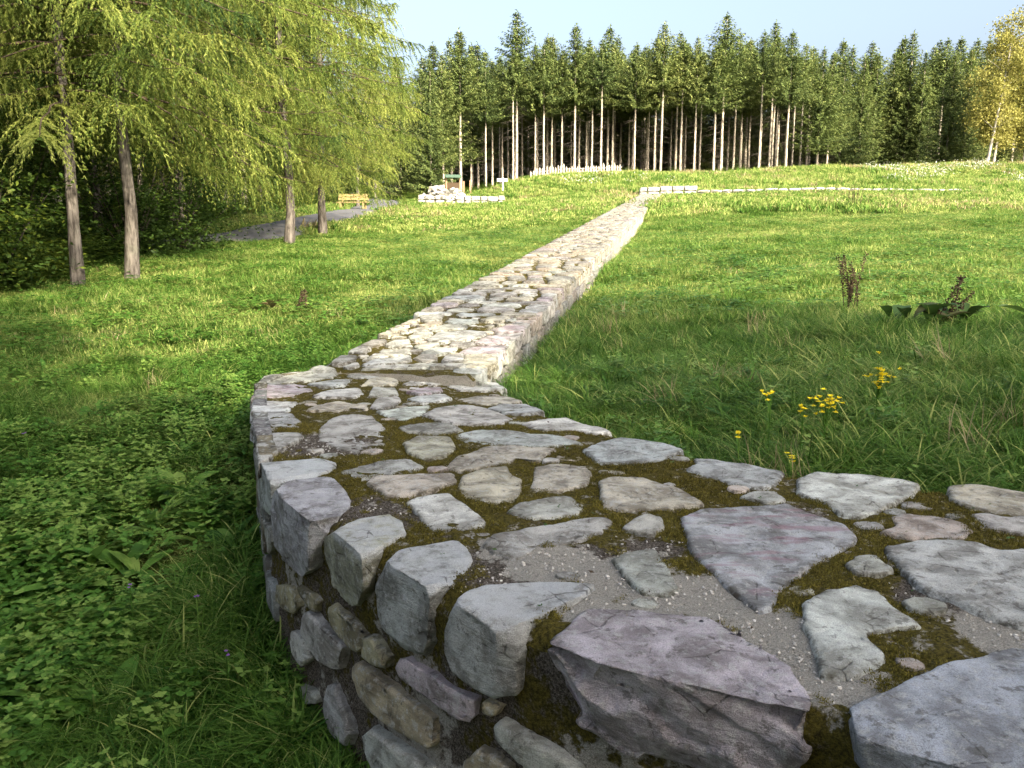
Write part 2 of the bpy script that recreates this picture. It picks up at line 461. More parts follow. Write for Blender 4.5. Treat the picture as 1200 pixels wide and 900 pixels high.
def wood_mask(x, y):
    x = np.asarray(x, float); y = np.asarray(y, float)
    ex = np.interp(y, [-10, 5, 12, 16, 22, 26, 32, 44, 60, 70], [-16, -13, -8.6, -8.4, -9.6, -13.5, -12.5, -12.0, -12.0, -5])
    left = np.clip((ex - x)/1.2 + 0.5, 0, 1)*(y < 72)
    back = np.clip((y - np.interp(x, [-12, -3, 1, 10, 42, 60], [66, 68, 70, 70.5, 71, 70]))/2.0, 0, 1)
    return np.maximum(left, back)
build_ground()
def build_road():
    c = ROADC; d = np.gradient(c, axis=0); d /= np.linalg.norm(d, axis=1)[:, None]
    nrm = np.stack([d[:, 1], -d[:, 0]], -1)
    w = np.linspace(-1.45, 1.45, 9)
    P = c[:, None]+nrm[:, None]*(w[None, :, None] + 0.12*vnoise(c, 0.7, 4)[:, None, None]*np.sign(w)[None, :, None])
    Z = ground_z(P[..., 0], P[..., 1])
    Z = 0.5*Z + 0.5*Z.mean(1, keepdims=True) + 0.07 + 0.03*(1-(w/1.45)**2)[None]
    Z[:, 0] -= 0.10; Z[:, -1] -= 0.10
    V = np.concatenate([P, Z[..., None]], -1).reshape(-1, 3)
    n, m = Z.shape
    i, j = np.meshgrid(np.arange(n-1), np.arange(m-1), indexing='ij')
    F = np.stack([i*m+j, (i+1)*m+j, (i+1)*m+j+1, i*m+j+1], -1).reshape(-1, 4)
    tag(link('lane', raw_mesh('lane', V, F, M['asphalt'])), kind='structure')
build_road()

# ------------------------------------------------------------------ the long bent stone wall
FRONT = np.array([(4.4,-.05),(3.6,.15),(2.4,.5),(1.5,.95),(.83,1.45),(.66,1.60),(.36,1.76),(.07,1.95),(-.15,2.14),(-.41,2.45),(-.66,2.77),(-.95,3.17),(-1.14,3.6),(-1.47,4.54),(-1.84,5.75),(-1.78,6.12),(-1.62,6.33)])
BACK = np.array([(4.8,2.75),(4.0,2.85),(3.0,3.02),(2.4,3.10),(2.06,3.15),(1.68,3.25),(1.40,3.35),(1.18,3.46),(.98,3.63),(.80,3.83),(.64,4.05),(.48,4.27),(.33,4.50),(.18,4.85),(.02,5.55),(-.06,6.05),(-.24,6.24)])
WALL_L = 49.5
def seg_nearest(P, x, y):
    """nearest point of a polyline: signed pieces"""
    best = None
    for a, b in zip(P[:-1], P[1:]):
        e = b-a; k = np.clip(((x-a[0])*e[0]+(y-a[1])*e[1])/(e@e), 0, 1)
        q = a+e*k; dd = math.hypot(x-q[0], y-q[1])
        if best is None or dd < best[0]: best = (dd, q, e/np.linalg.norm(e))
    return best
def out_normal(x, y):
    dd, q, e = seg_nearest(FRONT, x, y)
    return np.array((-e[1], e[0], 0.0))*_osign
_e = FRONT[9]-FRONT[8]
_osign = 1.0 if np.dot(np.array((-_e[1], _e[0])), np.array((-1.0, -1.0))) > 0 else -1.0

BARE = [(.16,2.46,0.112),(.31,2.29,0.112),(.41,2.17,0.103),(.57,2.23,0.112),(.59,2.12,0.103),(.68,2.01,0.112),(.70,1.88,0.112),(.73,1.77,0.112),(.07,2.39,0.086),(.39,2.42,0.095),(-.03,2.57,0.069),(1.29,1.96,0.103),(.22,2.10,0.086)]
SOIL = [(-.03,2.32,.14),(-.11,2.46,.14),(-1.07,3.95,.25),(-.86,3.95,.2),(-.51,2.91,.22),(.25,2.49,.13),(.11,2.42,.12),(.45,2.57,.13),(1.07,2.91,.12),(.75,2.42,.12),(1.22,2.17,.14)]
def blobs(x, y, L):
    r = np.zeros_like(x)
    for a, b, s in L: r = np.maximum(r, np.exp(-(((x-a)**2+(y-b)**2)/(s*s))**1.5))
    return r
def resample(P, n):
    t = np.r_[0, np.cumsum(np.linalg.norm(np.diff(P, axis=0), axis=1))]
    q = np.linspace(0, t[-1], n)
    return np.stack([np.interp(q, t, P[:, 0]), np.interp(q, t, P[:, 1])], -1)

wall = empty('stone_wall', (0.6, 3.2, EYE-1.72))
tag(wall, 'long low rubble stone wall with mossy top running from the foreground up the meadow', 'wall')
WOFF = np.array(wall.location)
def wall_part(name, me):
    o = bpy.data.objects.new(name, me); COL.objects.link(o); o.parent = wall
    o.matrix_parent_inverse = Matrix.Translation(-Vector(wall.location))
    return o

class Grid:
    def __init__(s): s.V = []; s.F = []; s.b = []; s.d = []; s.n = 0
    def add(s, P, bare, dirt, flip=False):
        n, m = P.shape[:2]
        i, j = np.meshgrid(np.arange(n-1), np.arange(m-1), indexing='ij')
        F = np.stack([i*m+j, (i+1)*m+j, (i+1)*m+j+1, i*m+j+1], -1).reshape(-1, 4)
        if flip: F = F[:, ::-1]
        s.V.append(P.reshape(-1, 3)); s.F.append(F+s.n); s.n += n*m
        s.b.append(np.broadcast_to(bare, (n, m)).ravel()); s.d.append(np.broadcast_to(dirt, (n, m)).ravel())
def build_core():
    g = Grid()
    # --- curved near part: corresponding points of both edges
    n = 560
    # arc parameter shared so that the cross lines stay roughly square to the wall
    a = resample(FRONT, n); b = resample(BACK, n)
    c_ = b-a; L = np.linalg.norm(c_, axis=1)[:, None]; u = c_/L
    m = 130
    t = np.linspace(0, 1, m)
    ins = 0.022
    a2 = a+u*ins; b2 = b-u*ins
    P = a2[:, None]+(b2-a2)[:, None]*t[None, :, None]
    X, Y = P[..., 0], P[..., 1]
    Q = np.stack([X, Y], -1)
    bare = blobs(X, Y, BARE); dirt = np.clip(blobs(X, Y, SOIL), 0, 1)
    Z = wall_top(X, Y) - 0.0145 + 0.006*fbm(Q, 9, 2, 4) + (1-bare)*(0.006*fbm(Q, 34, 8, 3)+0.004)
    edge = np.minimum(t*L, (1-t)*L)
    Z -= 0.05*np.clip(1-edge/0.05, 0, 1)**2
    g.add(np.stack([X, Y, Z], -1), bare, 0.12+0.75*dirt, True)
    for side, (line, inner, zl) in (('f', (a2, -u, Z[:, 0])), ('b', (b2, u, Z[:, -1]))):
        k = 70 if side == 'f' else 14
        dep = np.linspace(0, 1.0 if side == 'f' else 0.45, k)
        PX = line[:, None]+np.zeros((1, k, 1))
        Zs = zl[:, None]-dep[None]
        P3 = np.concatenate([PX, Zs[..., None]], -1)
        off = 0.014*fbm(P3, 8, 21, 4)+0.004*vnoise(P3, 45, 3)
        P3[..., :2] += inner[:, None]*off[..., None]
        br = 0.02+0.50*vnoise(P3, 3.2, 12)
        P3[:, 0] = np.stack([line[:, 0], line[:, 1], zl], -1)
        g.add(P3, br, 0.50+0.4*vnoise(P3, 2.2, 31), side == 'b')
    # --- straight far part
    n = 900; m = 26
    al = np.linspace(0.02, WALL_L, n); t = np.linspace(0.022, WALL_W-0.022, m)
    A, T = np.meshgrid(al, t, indexing='ij')
    X = WA[0]+WD[0]*A+WP[0]*T; Y = WA[1]+WD[1]*A+WP[1]*T
    Q = np.stack([X, Y], -1)
    Z = EYE-1.0+A*GRADE-0.02+0.012*fbm(Q, 6, 2, 4)
    edge = np.minimum(T, WALL_W-T); Z -= 0.05*np.clip(1-(edge-.02)/0.05, 0, 1)**2
    farb = np.clip((A-5)/40, 0, 0.24)
    g.add(np.stack([X, Y, Z], -1), farb+0.1*vnoise(Q, 1.5, 4), 0.2+0.25*vnoise(Q, 1.3, 9), True)
    for q, sgn in ((0, -1), (-1, 1)):
        k = 12; dep = np.linspace(0, 1.0, k)
        P3 = np.stack([X[:, q][:, None]+0*dep, Y[:, q][:, None]+0*dep, Z[:, q][:, None]-dep], -1)
        off = 0.02*fbm(P3, 6, 27, 3); off[:, 0] = 0
        P3[..., :2] += sgn*WP*off[..., None]
        g.add(P3, 0.55+0.3*vnoise(P3, 2, 5), 0.4, q == -1)
    for q in (0, -1):                                  # closed ends
        k = 6; dep = np.linspace(0, 1.0, k)
        P3 = np.stack([X[q][:, None]+0*dep, Y[q][:, None]+0*dep, Z[q][:, None]-dep], -1)
        g.add(P3, 0.5, 0.3, q == 0)
    me = raw_mesh('mortar', np.concatenate(g.V), np.concatenate(g.F), M['mortar'], attrs={'bare': np.concatenate(g.b), 'dirt': np.concatenate(g.d)})
    wall_part('mortar', me)
build_core()

TONE = dict(bl=(.42,.44,.43), be=(.50,.455,.36), gr=(.455,.445,.40), wh=(.60,.60,.56), pb=(.47,.40,.35), dg=(.30,.285,.26),
            bp=(.40,.395,.41), lb=(.52,.53,.51), pu=(.47,.41,.43), bb=(.38,.40,.44), gw=(.395,.405,.375), ow=(.36,.34,.265),
            pg=(.415,.40,.41), ol=(.30,.27,.165), ta=(.38,.325,.215), lm=(.54,.49,.40), ho=(.48,.39,.29))
def paint(o, key, rnd=0.08):
    c = np.array(TONE[key])*np.array((1.08, 1.10, 1.07))*(1+random.uniform(-rnd, rnd))
    c = c*(1+np.array([random.uniform(-.03, .03) for _ in range(3)]))
    o.color = (*np.clip(c, 0.02, 0.9), 1)

def closed_resample(P, step):
    P = np.asarray(P, float); Q = np.r_[P, P[:1]]
    t = np.r_[0, np.cumsum(np.linalg.norm(np.diff(Q, axis=0), axis=1))]
    n = max(9, int(t[-1]/step))
    q = np.linspace(0, t[-1], n, endpoint=False)
    return np.stack([np.interp(q, t, Q[:, k]) for k in range(P.shape[1])], -1)

def grow(P, d):
    P = np.asarray(P, float); c = P.mean(0); v = P-c; return c+v*(1+d/np.maximum(np.linalg.norm(v, axis=1), .05))[:, None]
def slab(poly, thick=0.06, step=0.03, seed=0, proud=0.004, zfun=wall_top, rough=1.0, rag=1.0, flat_to=None):
    """a flat-bedded stone whose top shows: outline in plan -> rings in to the middle, rim down into the mortar"""
    P = closed_resample(poly, step)
    c = P.mean(0)
    for _ in range(1): P = (np.roll(P, 1, 0)+6*P+np.roll(P, -1, 0))/8
    size = math.sqrt(abs(np.sum(P[:, 0]*np.roll(P[:, 1], -1)-P[:, 1]*np.roll(P[:, 0], -1)))/2)
    d = P-c
    nz = 0.012*fbm(P, 1.6/size, seed, 2)*size+0.0035*fbm(P, 24, seed+5, 3)
    P = P+unit(d)*(rag*nz[:, None])
    d = P-c
    area = np.sum(P[:, 0]*np.roll(P[:, 1], -1)-P[:, 1]*np.roll(P[:, 0], -1))
    if area < 0: P = P[::-1]; d = P-c
    e = min(0.012, size*0.05)/max(size*0.5, 1e-3)
    nr = int(np.clip(size*0.5/step*0.8, 2, 14))
    sc = [1.05, 1.0, 1-e*0.55, 1-e*1.6]+list(np.linspace(1-e*1.6, 0, nr+2)[1:-1])
    dz = [-thick, -0.010, -0.002, 0.0]+[0.0]*nr
    rings = []; rim = []
    tx, ty = [random.uniform(-.012, .012) for _ in range(2)]
    for s_, z_ in zip(sc, dz):
        q = c+d*s_
        zz = zfun(q[:, 0], q[:, 1])+proud+z_+((q-c)@np.array((tx, ty)))
        if z_ > -thick:
            zz = zz + rough*(0.0040*fbm(q, 5, seed+3, 3)+0.0022*np.floor(3*vnoise(q, 11, seed+9))/1.5+0.0016*vnoise(q, 60, seed+1))
        rings.append(np.c_[q, zz]); rim.append(np.full(len(q), 1.0 if s_ >= 0.999 else (0.7 if s_ > 1-e*1.0 else max(0, 0.42-(1-s_)*2.2))))
    n = len(P)
    cz = float(zfun(c[0], c[1]))+proud
    V = np.concatenate(rings+[np.array([[c[0], c[1], rings[-1][:, 2].mean()]])])
    k = np.arange(n); k2 = (k+1) % n
    F4 = [np.stack([r*n+k, r*n+k2, (r+1)*n+k2, (r+1)*n+k], -1) for r in range(len(rings)-1)]
    r = len(rings)-1
    F3 = np.stack([r*n+k, r*n+k2, np.full(n, len(V)-1)], -1)
    return V, [np.concatenate(F4), F3], np.concatenate(rim+[np.zeros(1)])

def rock(points, step=0.03, seed=0, amp=0.010, layered=None, smooth_it=2, cuts=0, ledge=0.0):
    """a broken block: hull of its corner points, refined, rounded, then chipped"""
    bm = bmesh.new()
    for p in points: bm.verts.new(p)
    r = bmesh.ops.convex_hull(bm, input=bm.verts)
    junk = [g for g in r['geom_interior']+r['geom_unused'] if isinstance(g, bmesh.types.BMVert)]
    if junk: bmesh.ops.delete(bm, geom=list(set(junk)), context='VERTS')
    bmesh.ops.remove_doubles(bm, verts=bm.verts, dist=step*0.4)
    rr_ = random.Random(seed)
    if cuts:
        P_ = np.array([v.co for v in bm.verts]); c_ = P_.mean(0)
        for q_ in range(cuts):
            d_ = np.array([rr_.gauss(0, 1) for _ in range(3)]); d_ /= np.linalg.norm(d_)
            s_ = ((P_-c_)@d_).max(); k_ = s_*rr_.uniform(.86, .96)
            r_ = bmesh.ops.bisect_plane(bm, geom=bm.verts[:]+bm.edges[:]+bm.faces[:], plane_co=Vector(c_+d_*k_), plane_no=Vector(d_), clear_outer=True)
            e_ = [g for g in r_['geom_cut'] if isinstance(g, bmesh.types.BMEdge)]
            if len(e_) > 2: bmesh.ops.contextual_create(bm, geom=e_)
    for it in range(6):
        bmesh.ops.triangulate(bm, faces=bm.faces)
        ed = [e for e in bm.edges if e.calc_length() > step*1.5]
        if not ed: break
        bmesh.ops.subdivide_edges(bm, edges=ed, cuts=1, use_grid_fill=False)
    bmesh.ops.triangulate(bm, faces=bm.faces)
    for _ in range(smooth_it): bmesh.ops.smooth_vert(bm, verts=bm.verts, factor=0.4, use_axis_x=True, use_axis_y=True, use_axis_z=True)
    bm.normal_update()
    V = np.array([v.co for v in bm.verts]); Nn = np.array([v.normal for v in bm.verts])
    D = amp*fbm(V, 5, seed, 4)
    if layered is not None:
        q = V@np.array(layered)+0.03*fbm(V, 4, seed+2, 2)
        D = D+amp*0.9*(np.floor(q*11)-q*11+0.5)*np.clip(0.5+vnoise(V, 6, seed+4), 0, 1)
        D = D-amp*0.8*np.abs(vnoise(V, 7, seed+7))
    if ledge:
        q = V@np.array(layered)+0.05*fbm(V, 5, seed+2, 3); fr = q*9-np.floor(q*9)
        w = np.clip(1.0-Nn[:, 2]*1.25, 0, 1)*np.clip(.75+.8*vnoise(V, 4.5, seed+6), .1, 1.2)
        D = D+w*ledge*(fr**1.6-.75)+w*ledge*.5*np.floor(2.5*vnoise(V, 9, seed+8))/2.5
    D = D+amp*0.25*vnoise(V, 30, seed+3)
    if ledge: D = np.clip(D, -ledge*1.1, ledge*.6)
    V = V+Nn*D[:, None]
    if ledge:
        for v, q_ in zip(bm.verts, V): v.co = q_
        bmesh.ops.smooth_vert(bm, verts=bm.verts, factor=0.35, use_axis_x=True, use_axis_y=True, use_axis_z=True)
        V = np.array([v.co for v in bm.verts])
    F = np.array([[v.index for v in f.verts] for f in bm.faces]) if bm.faces else np.zeros((0, 3), int)
    bm.verts.index_update()
    F = np.array([[v.index for v in f.verts] for f in bm.faces])
    bm.free()
    return V, F

JOIN = dict(V=[], F3=[], F4=[], rim=[], tone=[], n=0)
def join_stone(V, F, key, rim=None):
    V = np.asarray(V); n = len(V)
    for f in (F if isinstance(F, list) else [F]): JOIN['F3' if f.shape[1] == 3 else 'F4'].append(f+JOIN['n'])
    JOIN['V'].append(V); JOIN['rim'].append(rim if rim is not None else np.zeros(n)); JOIN['n'] += n
    c = np.array(TONE[key])*np.array((.55, .56, .54))*(1+random.uniform(-.16, .12)); JOIN['tone'].append(np.repeat(np.r_[c, 1][None], n, 0))
def finish_join():
    me = raw_mesh('stone', np.concatenate(JOIN['V']), [np.concatenate(JOIN['F4']), np.concatenate(JOIN['F3'])], M['stone'], attrs={'rim': np.concatenate(JOIN['rim']), 'pale': np.zeros(JOIN['n'])})
    a = me.attributes.new('tone', 'FLOAT_COLOR', 'POINT'); a.data.foreach_set('color', np.concatenate(JOIN['tone']).astype(np.float32).ravel())
    o = wall_part('stone', me); o['kind'] = 'stuff'; o.color = (0, 0, 0, 1)
def stone(V, F, key, rim=None, mat='stone', parent_fn=wall_part, pale=None):
    V = np.asarray(V); c = V.mean(0)
    me = raw_mesh('stone', V-c, F, M[mat], attrs={'rim': rim if rim is not None else np.zeros(len(V)), 'pale': pale if pale is not None else np.zeros(len(V))})
    o = wall_part('stone', me)
    o.location = c
    paint(o, key)
    return o
TOP_STONES=[["bl",[[-0.284,4.119],[-0.184,4.258],[-0.046,4.247],[0.09,4.166],[0.234,4.119],[0.339,3.975],[0.192,3.935],[0.043,3.935],[-0.107,3.957],[-0.207,4.023]]],["be",[[-0.279,3.541],[-0.233,3.725],[-0.126,3.869],[0.021,3.913],[0.192,3.828],[0.131,3.725],[0.099,3.629],[0.0,3.688],[-0.039,3.593],[-0.144,3.523],[-0.199,3.482]]],["be",[[-0.2,3.261],[-0.197,3.357],[-0.15,3.453],[-0.095,3.489],[-0.029,3.504],[-0.014,3.372],[0.018,3.324],[0.022,3.202],[0.004,3.092],[-0.058,3.033],[-0.135,3.077],[-0.189,3.147]]],["be",[[0.088,3.232],[0.119,3.357],[0.11,3.523],[0.233,3.574],[0.328,3.541],[0.325,3.405],[0.295,3.276],[0.174,3.188],[0.114,3.202]]],["gr",[[0.0,2.934],[0.05,3.011],[0.134,3.063],[0.22,3.085],[0.255,2.996],[0.232,2.912],[0.126,2.864],[0.063,2.864]]],["wh",[[-0.398,3.022],[-0.362,3.07],[-0.255,3.103],[-0.205,2.985],[-0.143,2.897],[-0.109,2.816],[-0.174,2.739],[-0.272,2.739],[-0.312,2.838],[-0.337,2.923]]],["gr",[[-0.072,2.595],[-0.044,2.676],[0.045,2.709],[0.152,2.761],[0.281,2.834],[0.338,2.845],[0.342,2.798],[0.316,2.728],[0.234,2.643],[0.159,2.621],[0.085,2.566],[0.027,2.47],[-0.014,2.507]]],["pb",[[-0.582,3.276],[-0.577,3.357],[-0.495,3.361],[-0.388,3.387],[-0.27,3.42],[-0.261,3.294],[-0.333,3.202],[-0.429,3.132],[-0.495,3.118]]],["gr",[[-0.737,3.471],[-0.677,3.556],[-0.565,3.648],[-0.496,3.648],[-0.424,3.541],[-0.473,3.471],[-0.578,3.42],[-0.666,3.394]]],["be",[[-0.522,3.931],[-0.487,4.093],[-0.331,4.086],[-0.302,3.869],[-0.332,3.707],[-0.399,3.677],[-0.47,3.766]]],["dg",[[-0.604,4.35],[-0.478,4.438],[-0.383,4.442],[-0.283,4.273],[-0.362,4.192],[-0.477,4.203],[-0.56,4.233]]],["gr",[[-0.506,4.698],[-0.464,4.939],[-0.332,5.15],[-0.188,5.011],[-0.103,4.789],[-0.012,4.606],[-0.072,4.445],[-0.19,4.412],[-0.311,4.442],[-0.403,4.533]]],["wh",[[-0.803,4.82],[-0.665,4.955],[-0.531,5.067],[-0.56,4.731],[-0.611,4.537],[-0.701,4.651]]],["be",[[-0.35,5.441],[-0.227,5.655],[-0.046,5.694],[0.043,5.371],[-0.056,5.229],[-0.21,5.222],[-0.283,5.273]]],["bl",[[-0.128,5.011],[-0.056,5.208],[0.083,5.164],[0.177,4.866],[0.115,4.749],[-0.039,4.789]]],["wh",[[0.078,4.427],[0.221,4.566],[0.322,4.596],[0.402,4.38],[0.466,4.321],[0.514,4.229],[0.43,4.192],[0.325,4.295],[0.23,4.255],[0.151,4.31]]],["wh",[[-0.471,6.07],[-0.337,6.301],[-0.134,6.27],[-0.056,6.005],[-0.19,5.925],[-0.379,5.9]]],["gr",[[-1.022,4.27],[-1.032,4.49],[-0.997,4.633],[-0.825,4.644],[-0.769,4.46],[-0.709,4.31],[-0.683,4.075],[-0.723,3.924],[-0.751,3.813],[-0.844,3.894],[-0.969,4.042]]],["bl",[[0.363,3.825],[0.452,3.975],[0.564,4.093],[0.674,4.02],[0.762,3.909],[0.809,3.825],[0.684,3.648],[0.589,3.611],[0.493,3.629],[0.414,3.629]]],["be",[[0.385,3.276],[0.427,3.331],[0.564,3.331],[0.615,3.261],[0.674,3.158],[0.719,3.011],[0.588,2.974],[0.42,2.941],[0.359,2.974]]],["bl",[[0.795,3.475],[0.856,3.545],[0.863,3.659],[0.947,3.629],[1.079,3.541],[1.175,3.445],[1.097,3.294],[1.004,3.221],[0.918,3.294],[0.851,3.394]]],["gr",[[0.407,2.761],[0.459,2.827],[0.506,2.875],[0.539,2.838],[0.533,2.761],[0.481,2.676],[0.442,2.717]]],["gr",[[0.336,2.455],[0.381,2.514],[0.467,2.529],[0.469,2.407],[0.474,2.249],[0.437,2.212],[0.384,2.238],[0.365,2.341]]],["gr",[[0.923,3.096],[0.98,3.14],[1.049,3.14],[1.064,3.063],[0.991,3.011]]],["bp",[[0.641,2.827],[0.734,2.901],[0.907,2.949],[1.057,2.989],[1.097,2.89],[1.129,2.808],[1.166,2.746],[1.163,2.643],[1.109,2.566],[0.979,2.47],[0.895,2.385],[0.827,2.301],[0.773,2.212],[0.728,2.127],[0.686,2.105],[0.665,2.201],[0.642,2.301],[0.632,2.385],[0.614,2.492]]],["wh",[[1.234,3.324],[1.351,3.42],[1.474,3.379],[1.594,3.339],[1.684,3.261],[1.579,3.118],[1.474,3.037],[1.37,2.934],[1.284,2.864],[1.232,2.912],[1.23,3.051],[1.18,3.147]]],["be",[[1.828,3.232],[1.916,3.247],[1.997,3.202],[2.067,3.147],[2.134,3.118],[1.984,2.886],[1.889,2.886],[1.79,2.948],[1.751,3.011],[1.762,3.092]]],["gr",[[1.724,2.875],[1.783,2.867],[1.82,2.838],[1.891,2.864],[1.96,2.849],[1.855,2.687],[1.778,2.705],[1.7,2.739]]],["pb",[[1.413,2.853],[1.492,2.886],[1.576,2.864],[1.611,2.783],[1.603,2.728],[1.546,2.665],[1.496,2.654],[1.469,2.687],[1.39,2.676],[1.3,2.705],[1.401,2.761]]],["lb",[[1.263,2.547],[1.359,2.584],[1.462,2.602],[1.541,2.576],[1.585,2.518],[1.683,2.529],[1.81,2.51],[1.684,2.23],[1.51,2.065],[1.362,2.013],[1.327,2.05],[1.287,2.102],[1.258,2.157],[1.223,2.23],[1.225,2.337],[1.234,2.455]]],["gr",[[1.063,2.404],[1.126,2.473],[1.167,2.473],[1.162,2.363],[1.107,2.337],[1.062,2.352]]],["wh",[[0.832,2.116],[0.9,2.19],[1.009,2.238],[1.047,2.19],[1.042,2.091],[1.06,1.999],[0.989,1.991],[0.918,1.966],[0.889,1.899],[0.919,1.877],[0.896,1.833],[0.809,1.774],[0.747,1.789],[0.779,1.892],[0.797,1.999]]],["gr",[[-1.828,5.734],[-1.859,6.077],[-1.705,6.231],[-1.607,6.282],[-1.56,6.466],[-1.439,6.384],[-1.382,6.269],[-1.403,6.067],[-1.502,5.942],[-1.628,5.822],[-1.73,5.712]]],["pu",[[-1.688,5.19],[-1.796,5.646],[-1.644,5.697],[-1.472,5.696],[-1.41,5.527],[-1.462,5.318],[-1.539,5.255],[-1.65,5.219]]],["wh",[[-1.547,4.756],[-1.631,5.024],[-1.543,5.075],[-1.38,5.042],[-1.361,4.807],[-1.424,4.759]]],["bl",[[-1.41,4.333],[-1.519,4.693],[-1.393,4.741],[-1.301,4.682],[-1.198,4.446],[-1.185,4.336],[-1.263,4.336],[-1.31,4.285],[-1.343,4.215]]],["gr",[[-1.159,3.604],[-1.283,4.009],[-1.264,4.152],[-1.141,4.167],[-1.095,4.104],[-1.114,3.983],[-1.146,3.894],[-1.147,3.707]]],["bl",[[-1.467,5.758],[-1.368,5.912],[-1.235,6.036],[-1.229,5.797],[-1.336,5.68]]],["wh",[[-1.308,5.287],[-1.263,5.533],[-1.095,5.685],[-1.036,5.476],[-1.063,5.312],[-1.183,5.254]]],["be",[[-1.223,4.773],[-1.222,4.983],[-1.119,5.129],[-0.939,4.996],[-0.903,4.846],[-1.02,4.908],[-1.051,4.806],[-1.152,4.799]]],["gr",[[-1.259,6.209],[-1.171,6.337],[-1.024,6.336],[-1.053,6.162],[-1.19,6.138]]],["be",[[-1.094,5.85],[-1.063,6.093],[-0.994,6.28],[-0.89,6.138],[-0.88,5.95],[-0.983,5.867]]],["gr",[[-0.96,5.373],[-0.996,5.758],[-0.861,5.822],[-0.815,5.565],[-0.832,5.419]]],["gr",[[-0.878,4.952],[-0.88,5.237],[-0.787,5.437],[-0.741,5.214],[-0.752,4.999],[-0.804,4.882]]],["dg",[[-1.466,6.56],[-1.45,6.825],[-1.327,6.814],[-1.321,6.654],[-1.39,6.53]]],["gr",[[-1.351,6.452],[-1.27,6.572],[-1.239,6.467],[-1.283,6.396]]],["gr",[[-1.409,6.99],[-1.36,7.195],[-1.259,7.124],[-1.274,6.923]]],["bl",[[-1.197,6.49],[-1.122,6.665],[-0.873,6.752],[-0.847,6.592],[-0.96,6.524],[-1.104,6.483]]],["gr",[[-1.152,6.363],[-1.061,6.43],[-0.873,6.39],[-0.878,6.336],[-1.036,6.338]]],["gr",[[-1.196,6.751],[-1.1,6.908],[-0.912,7.069],[-0.884,6.838],[-1.034,6.793],[-1.15,6.692]]],["wh",[[-0.814,6.012],[-0.772,6.192],[-0.653,6.33],[-0.668,6.146],[-0.726,5.992]]],["pu",[[-0.734,5.71],[-0.658,5.856],[-0.543,5.975],[-0.528,5.807],[-0.646,5.567]]],["wh",[[-0.681,5.367],[-0.619,5.505],[-0.483,5.638],[-0.429,5.456],[-0.491,5.282],[-0.59,5.151]]],["gr",[[-0.805,6.386],[-0.747,6.48],[-0.606,6.447],[-0.597,6.34],[-0.743,6.338]]],["wh",[[-0.644,6.124],[-0.583,6.296],[-0.44,6.338],[-0.259,6.341],[-0.248,6.343],[-0.478,6.247],[-0.572,6.06]]],["wh",[[-0.563,6.34],[-0.496,6.341],[-0.439,6.341],[-0.44,6.339],[-0.518,6.338]]],["gr",[[-0.806,6.693],[-0.758,6.797],[-0.661,6.79],[-0.637,6.656],[-0.7,6.581]]],["bl",[[-0.761,6.883],[-0.698,7.051],[-0.487,7.063],[-0.537,6.895],[-0.664,6.82]]],["gr",[[-0.857,7.185],[-0.787,7.305],[-0.67,7.294],[-0.669,7.141],[-0.786,7.059]]],["bl",[[-0.774,7.432],[-0.698,7.768],[-0.498,7.859],[-0.259,7.729],[-0.293,7.557],[-0.444,7.403],[-0.623,7.354]]],["gr",[[-0.967,7.615],[-0.882,7.82],[-0.767,7.772],[-0.791,7.6],[-0.897,7.476]]],["gr",[[-1.13,7.27],[-1.079,7.457],[-0.963,7.48],[-0.939,7.286],[-1.013,7.166]]],["wh",[[-0.561,6.596],[-0.55,6.757],[-0.421,6.802],[-0.405,6.533],[-0.51,6.54]]],["pu",[[-0.437,6.858],[-0.35,7.082],[-0.176,7.131],[-0.063,7.121],[-0.097,6.833],[-0.277,6.806]]],["pu",[[-0.319,7.235],[-0.263,7.456],[-0.16,7.58],[-0.027,7.535],[-0.051,7.214],[-0.177,7.161]]],["be",[[-0.385,6.481],[-0.383,6.761],[-0.276,6.78],[-0.179,6.728],[-0.139,6.512],[-0.203,6.342],[-0.294,6.373]]],["dg",[[-0.544,7.16],[-0.529,7.313],[-0.387,7.303],[-0.331,7.206],[-0.414,7.101]]],["gr",[[-1.011,7.977],[-0.923,8.07],[-0.845,8.0],[-0.886,7.857],[-0.974,7.79]]],["gr",[[-0.831,8.0],[-0.661,8.176],[-0.457,8.12],[-0.477,7.967],[-0.721,7.877]]],["be",[[-1.202,8.032],[-1.054,8.096],[-1.044,7.906],[-1.152,7.879]]],["be",[[-1.269,7.744],[-1.206,7.871],[-1.076,7.73],[-1.16,7.651]]],["dg",[[-1.352,7.288],[-1.293,7.475],[-1.172,7.465],[-1.174,7.304],[-1.296,7.191]]],["gr",[[-1.346,7.046],[-1.288,7.147],[-1.27,7.038],[-1.311,6.926]]],["be",[[-0.938,8.201],[-0.822,8.354],[-0.733,8.343],[-0.752,8.224],[-0.886,8.119]]],["bl",[[-0.681,8.422],[-0.57,8.538],[-0.374,8.52],[-0.365,8.311],[-0.58,8.25]]],["pu",[[-0.194,7.867],[-0.057,8.084],[0.121,8.066],[0.096,7.804],[-0.068,7.748]]],["be",[[-0.313,8.472],[-0.183,8.677],[-0.03,8.573],[-0.103,8.368],[-0.265,8.382]]],["be",[[-1.133,8.26],[-1.066,8.544],[-0.979,8.578],[-0.996,8.328]]],["dg",[[-0.974,8.664],[-0.877,8.929],[-0.747,8.866],[-0.763,8.515],[-0.908,8.47]]]]
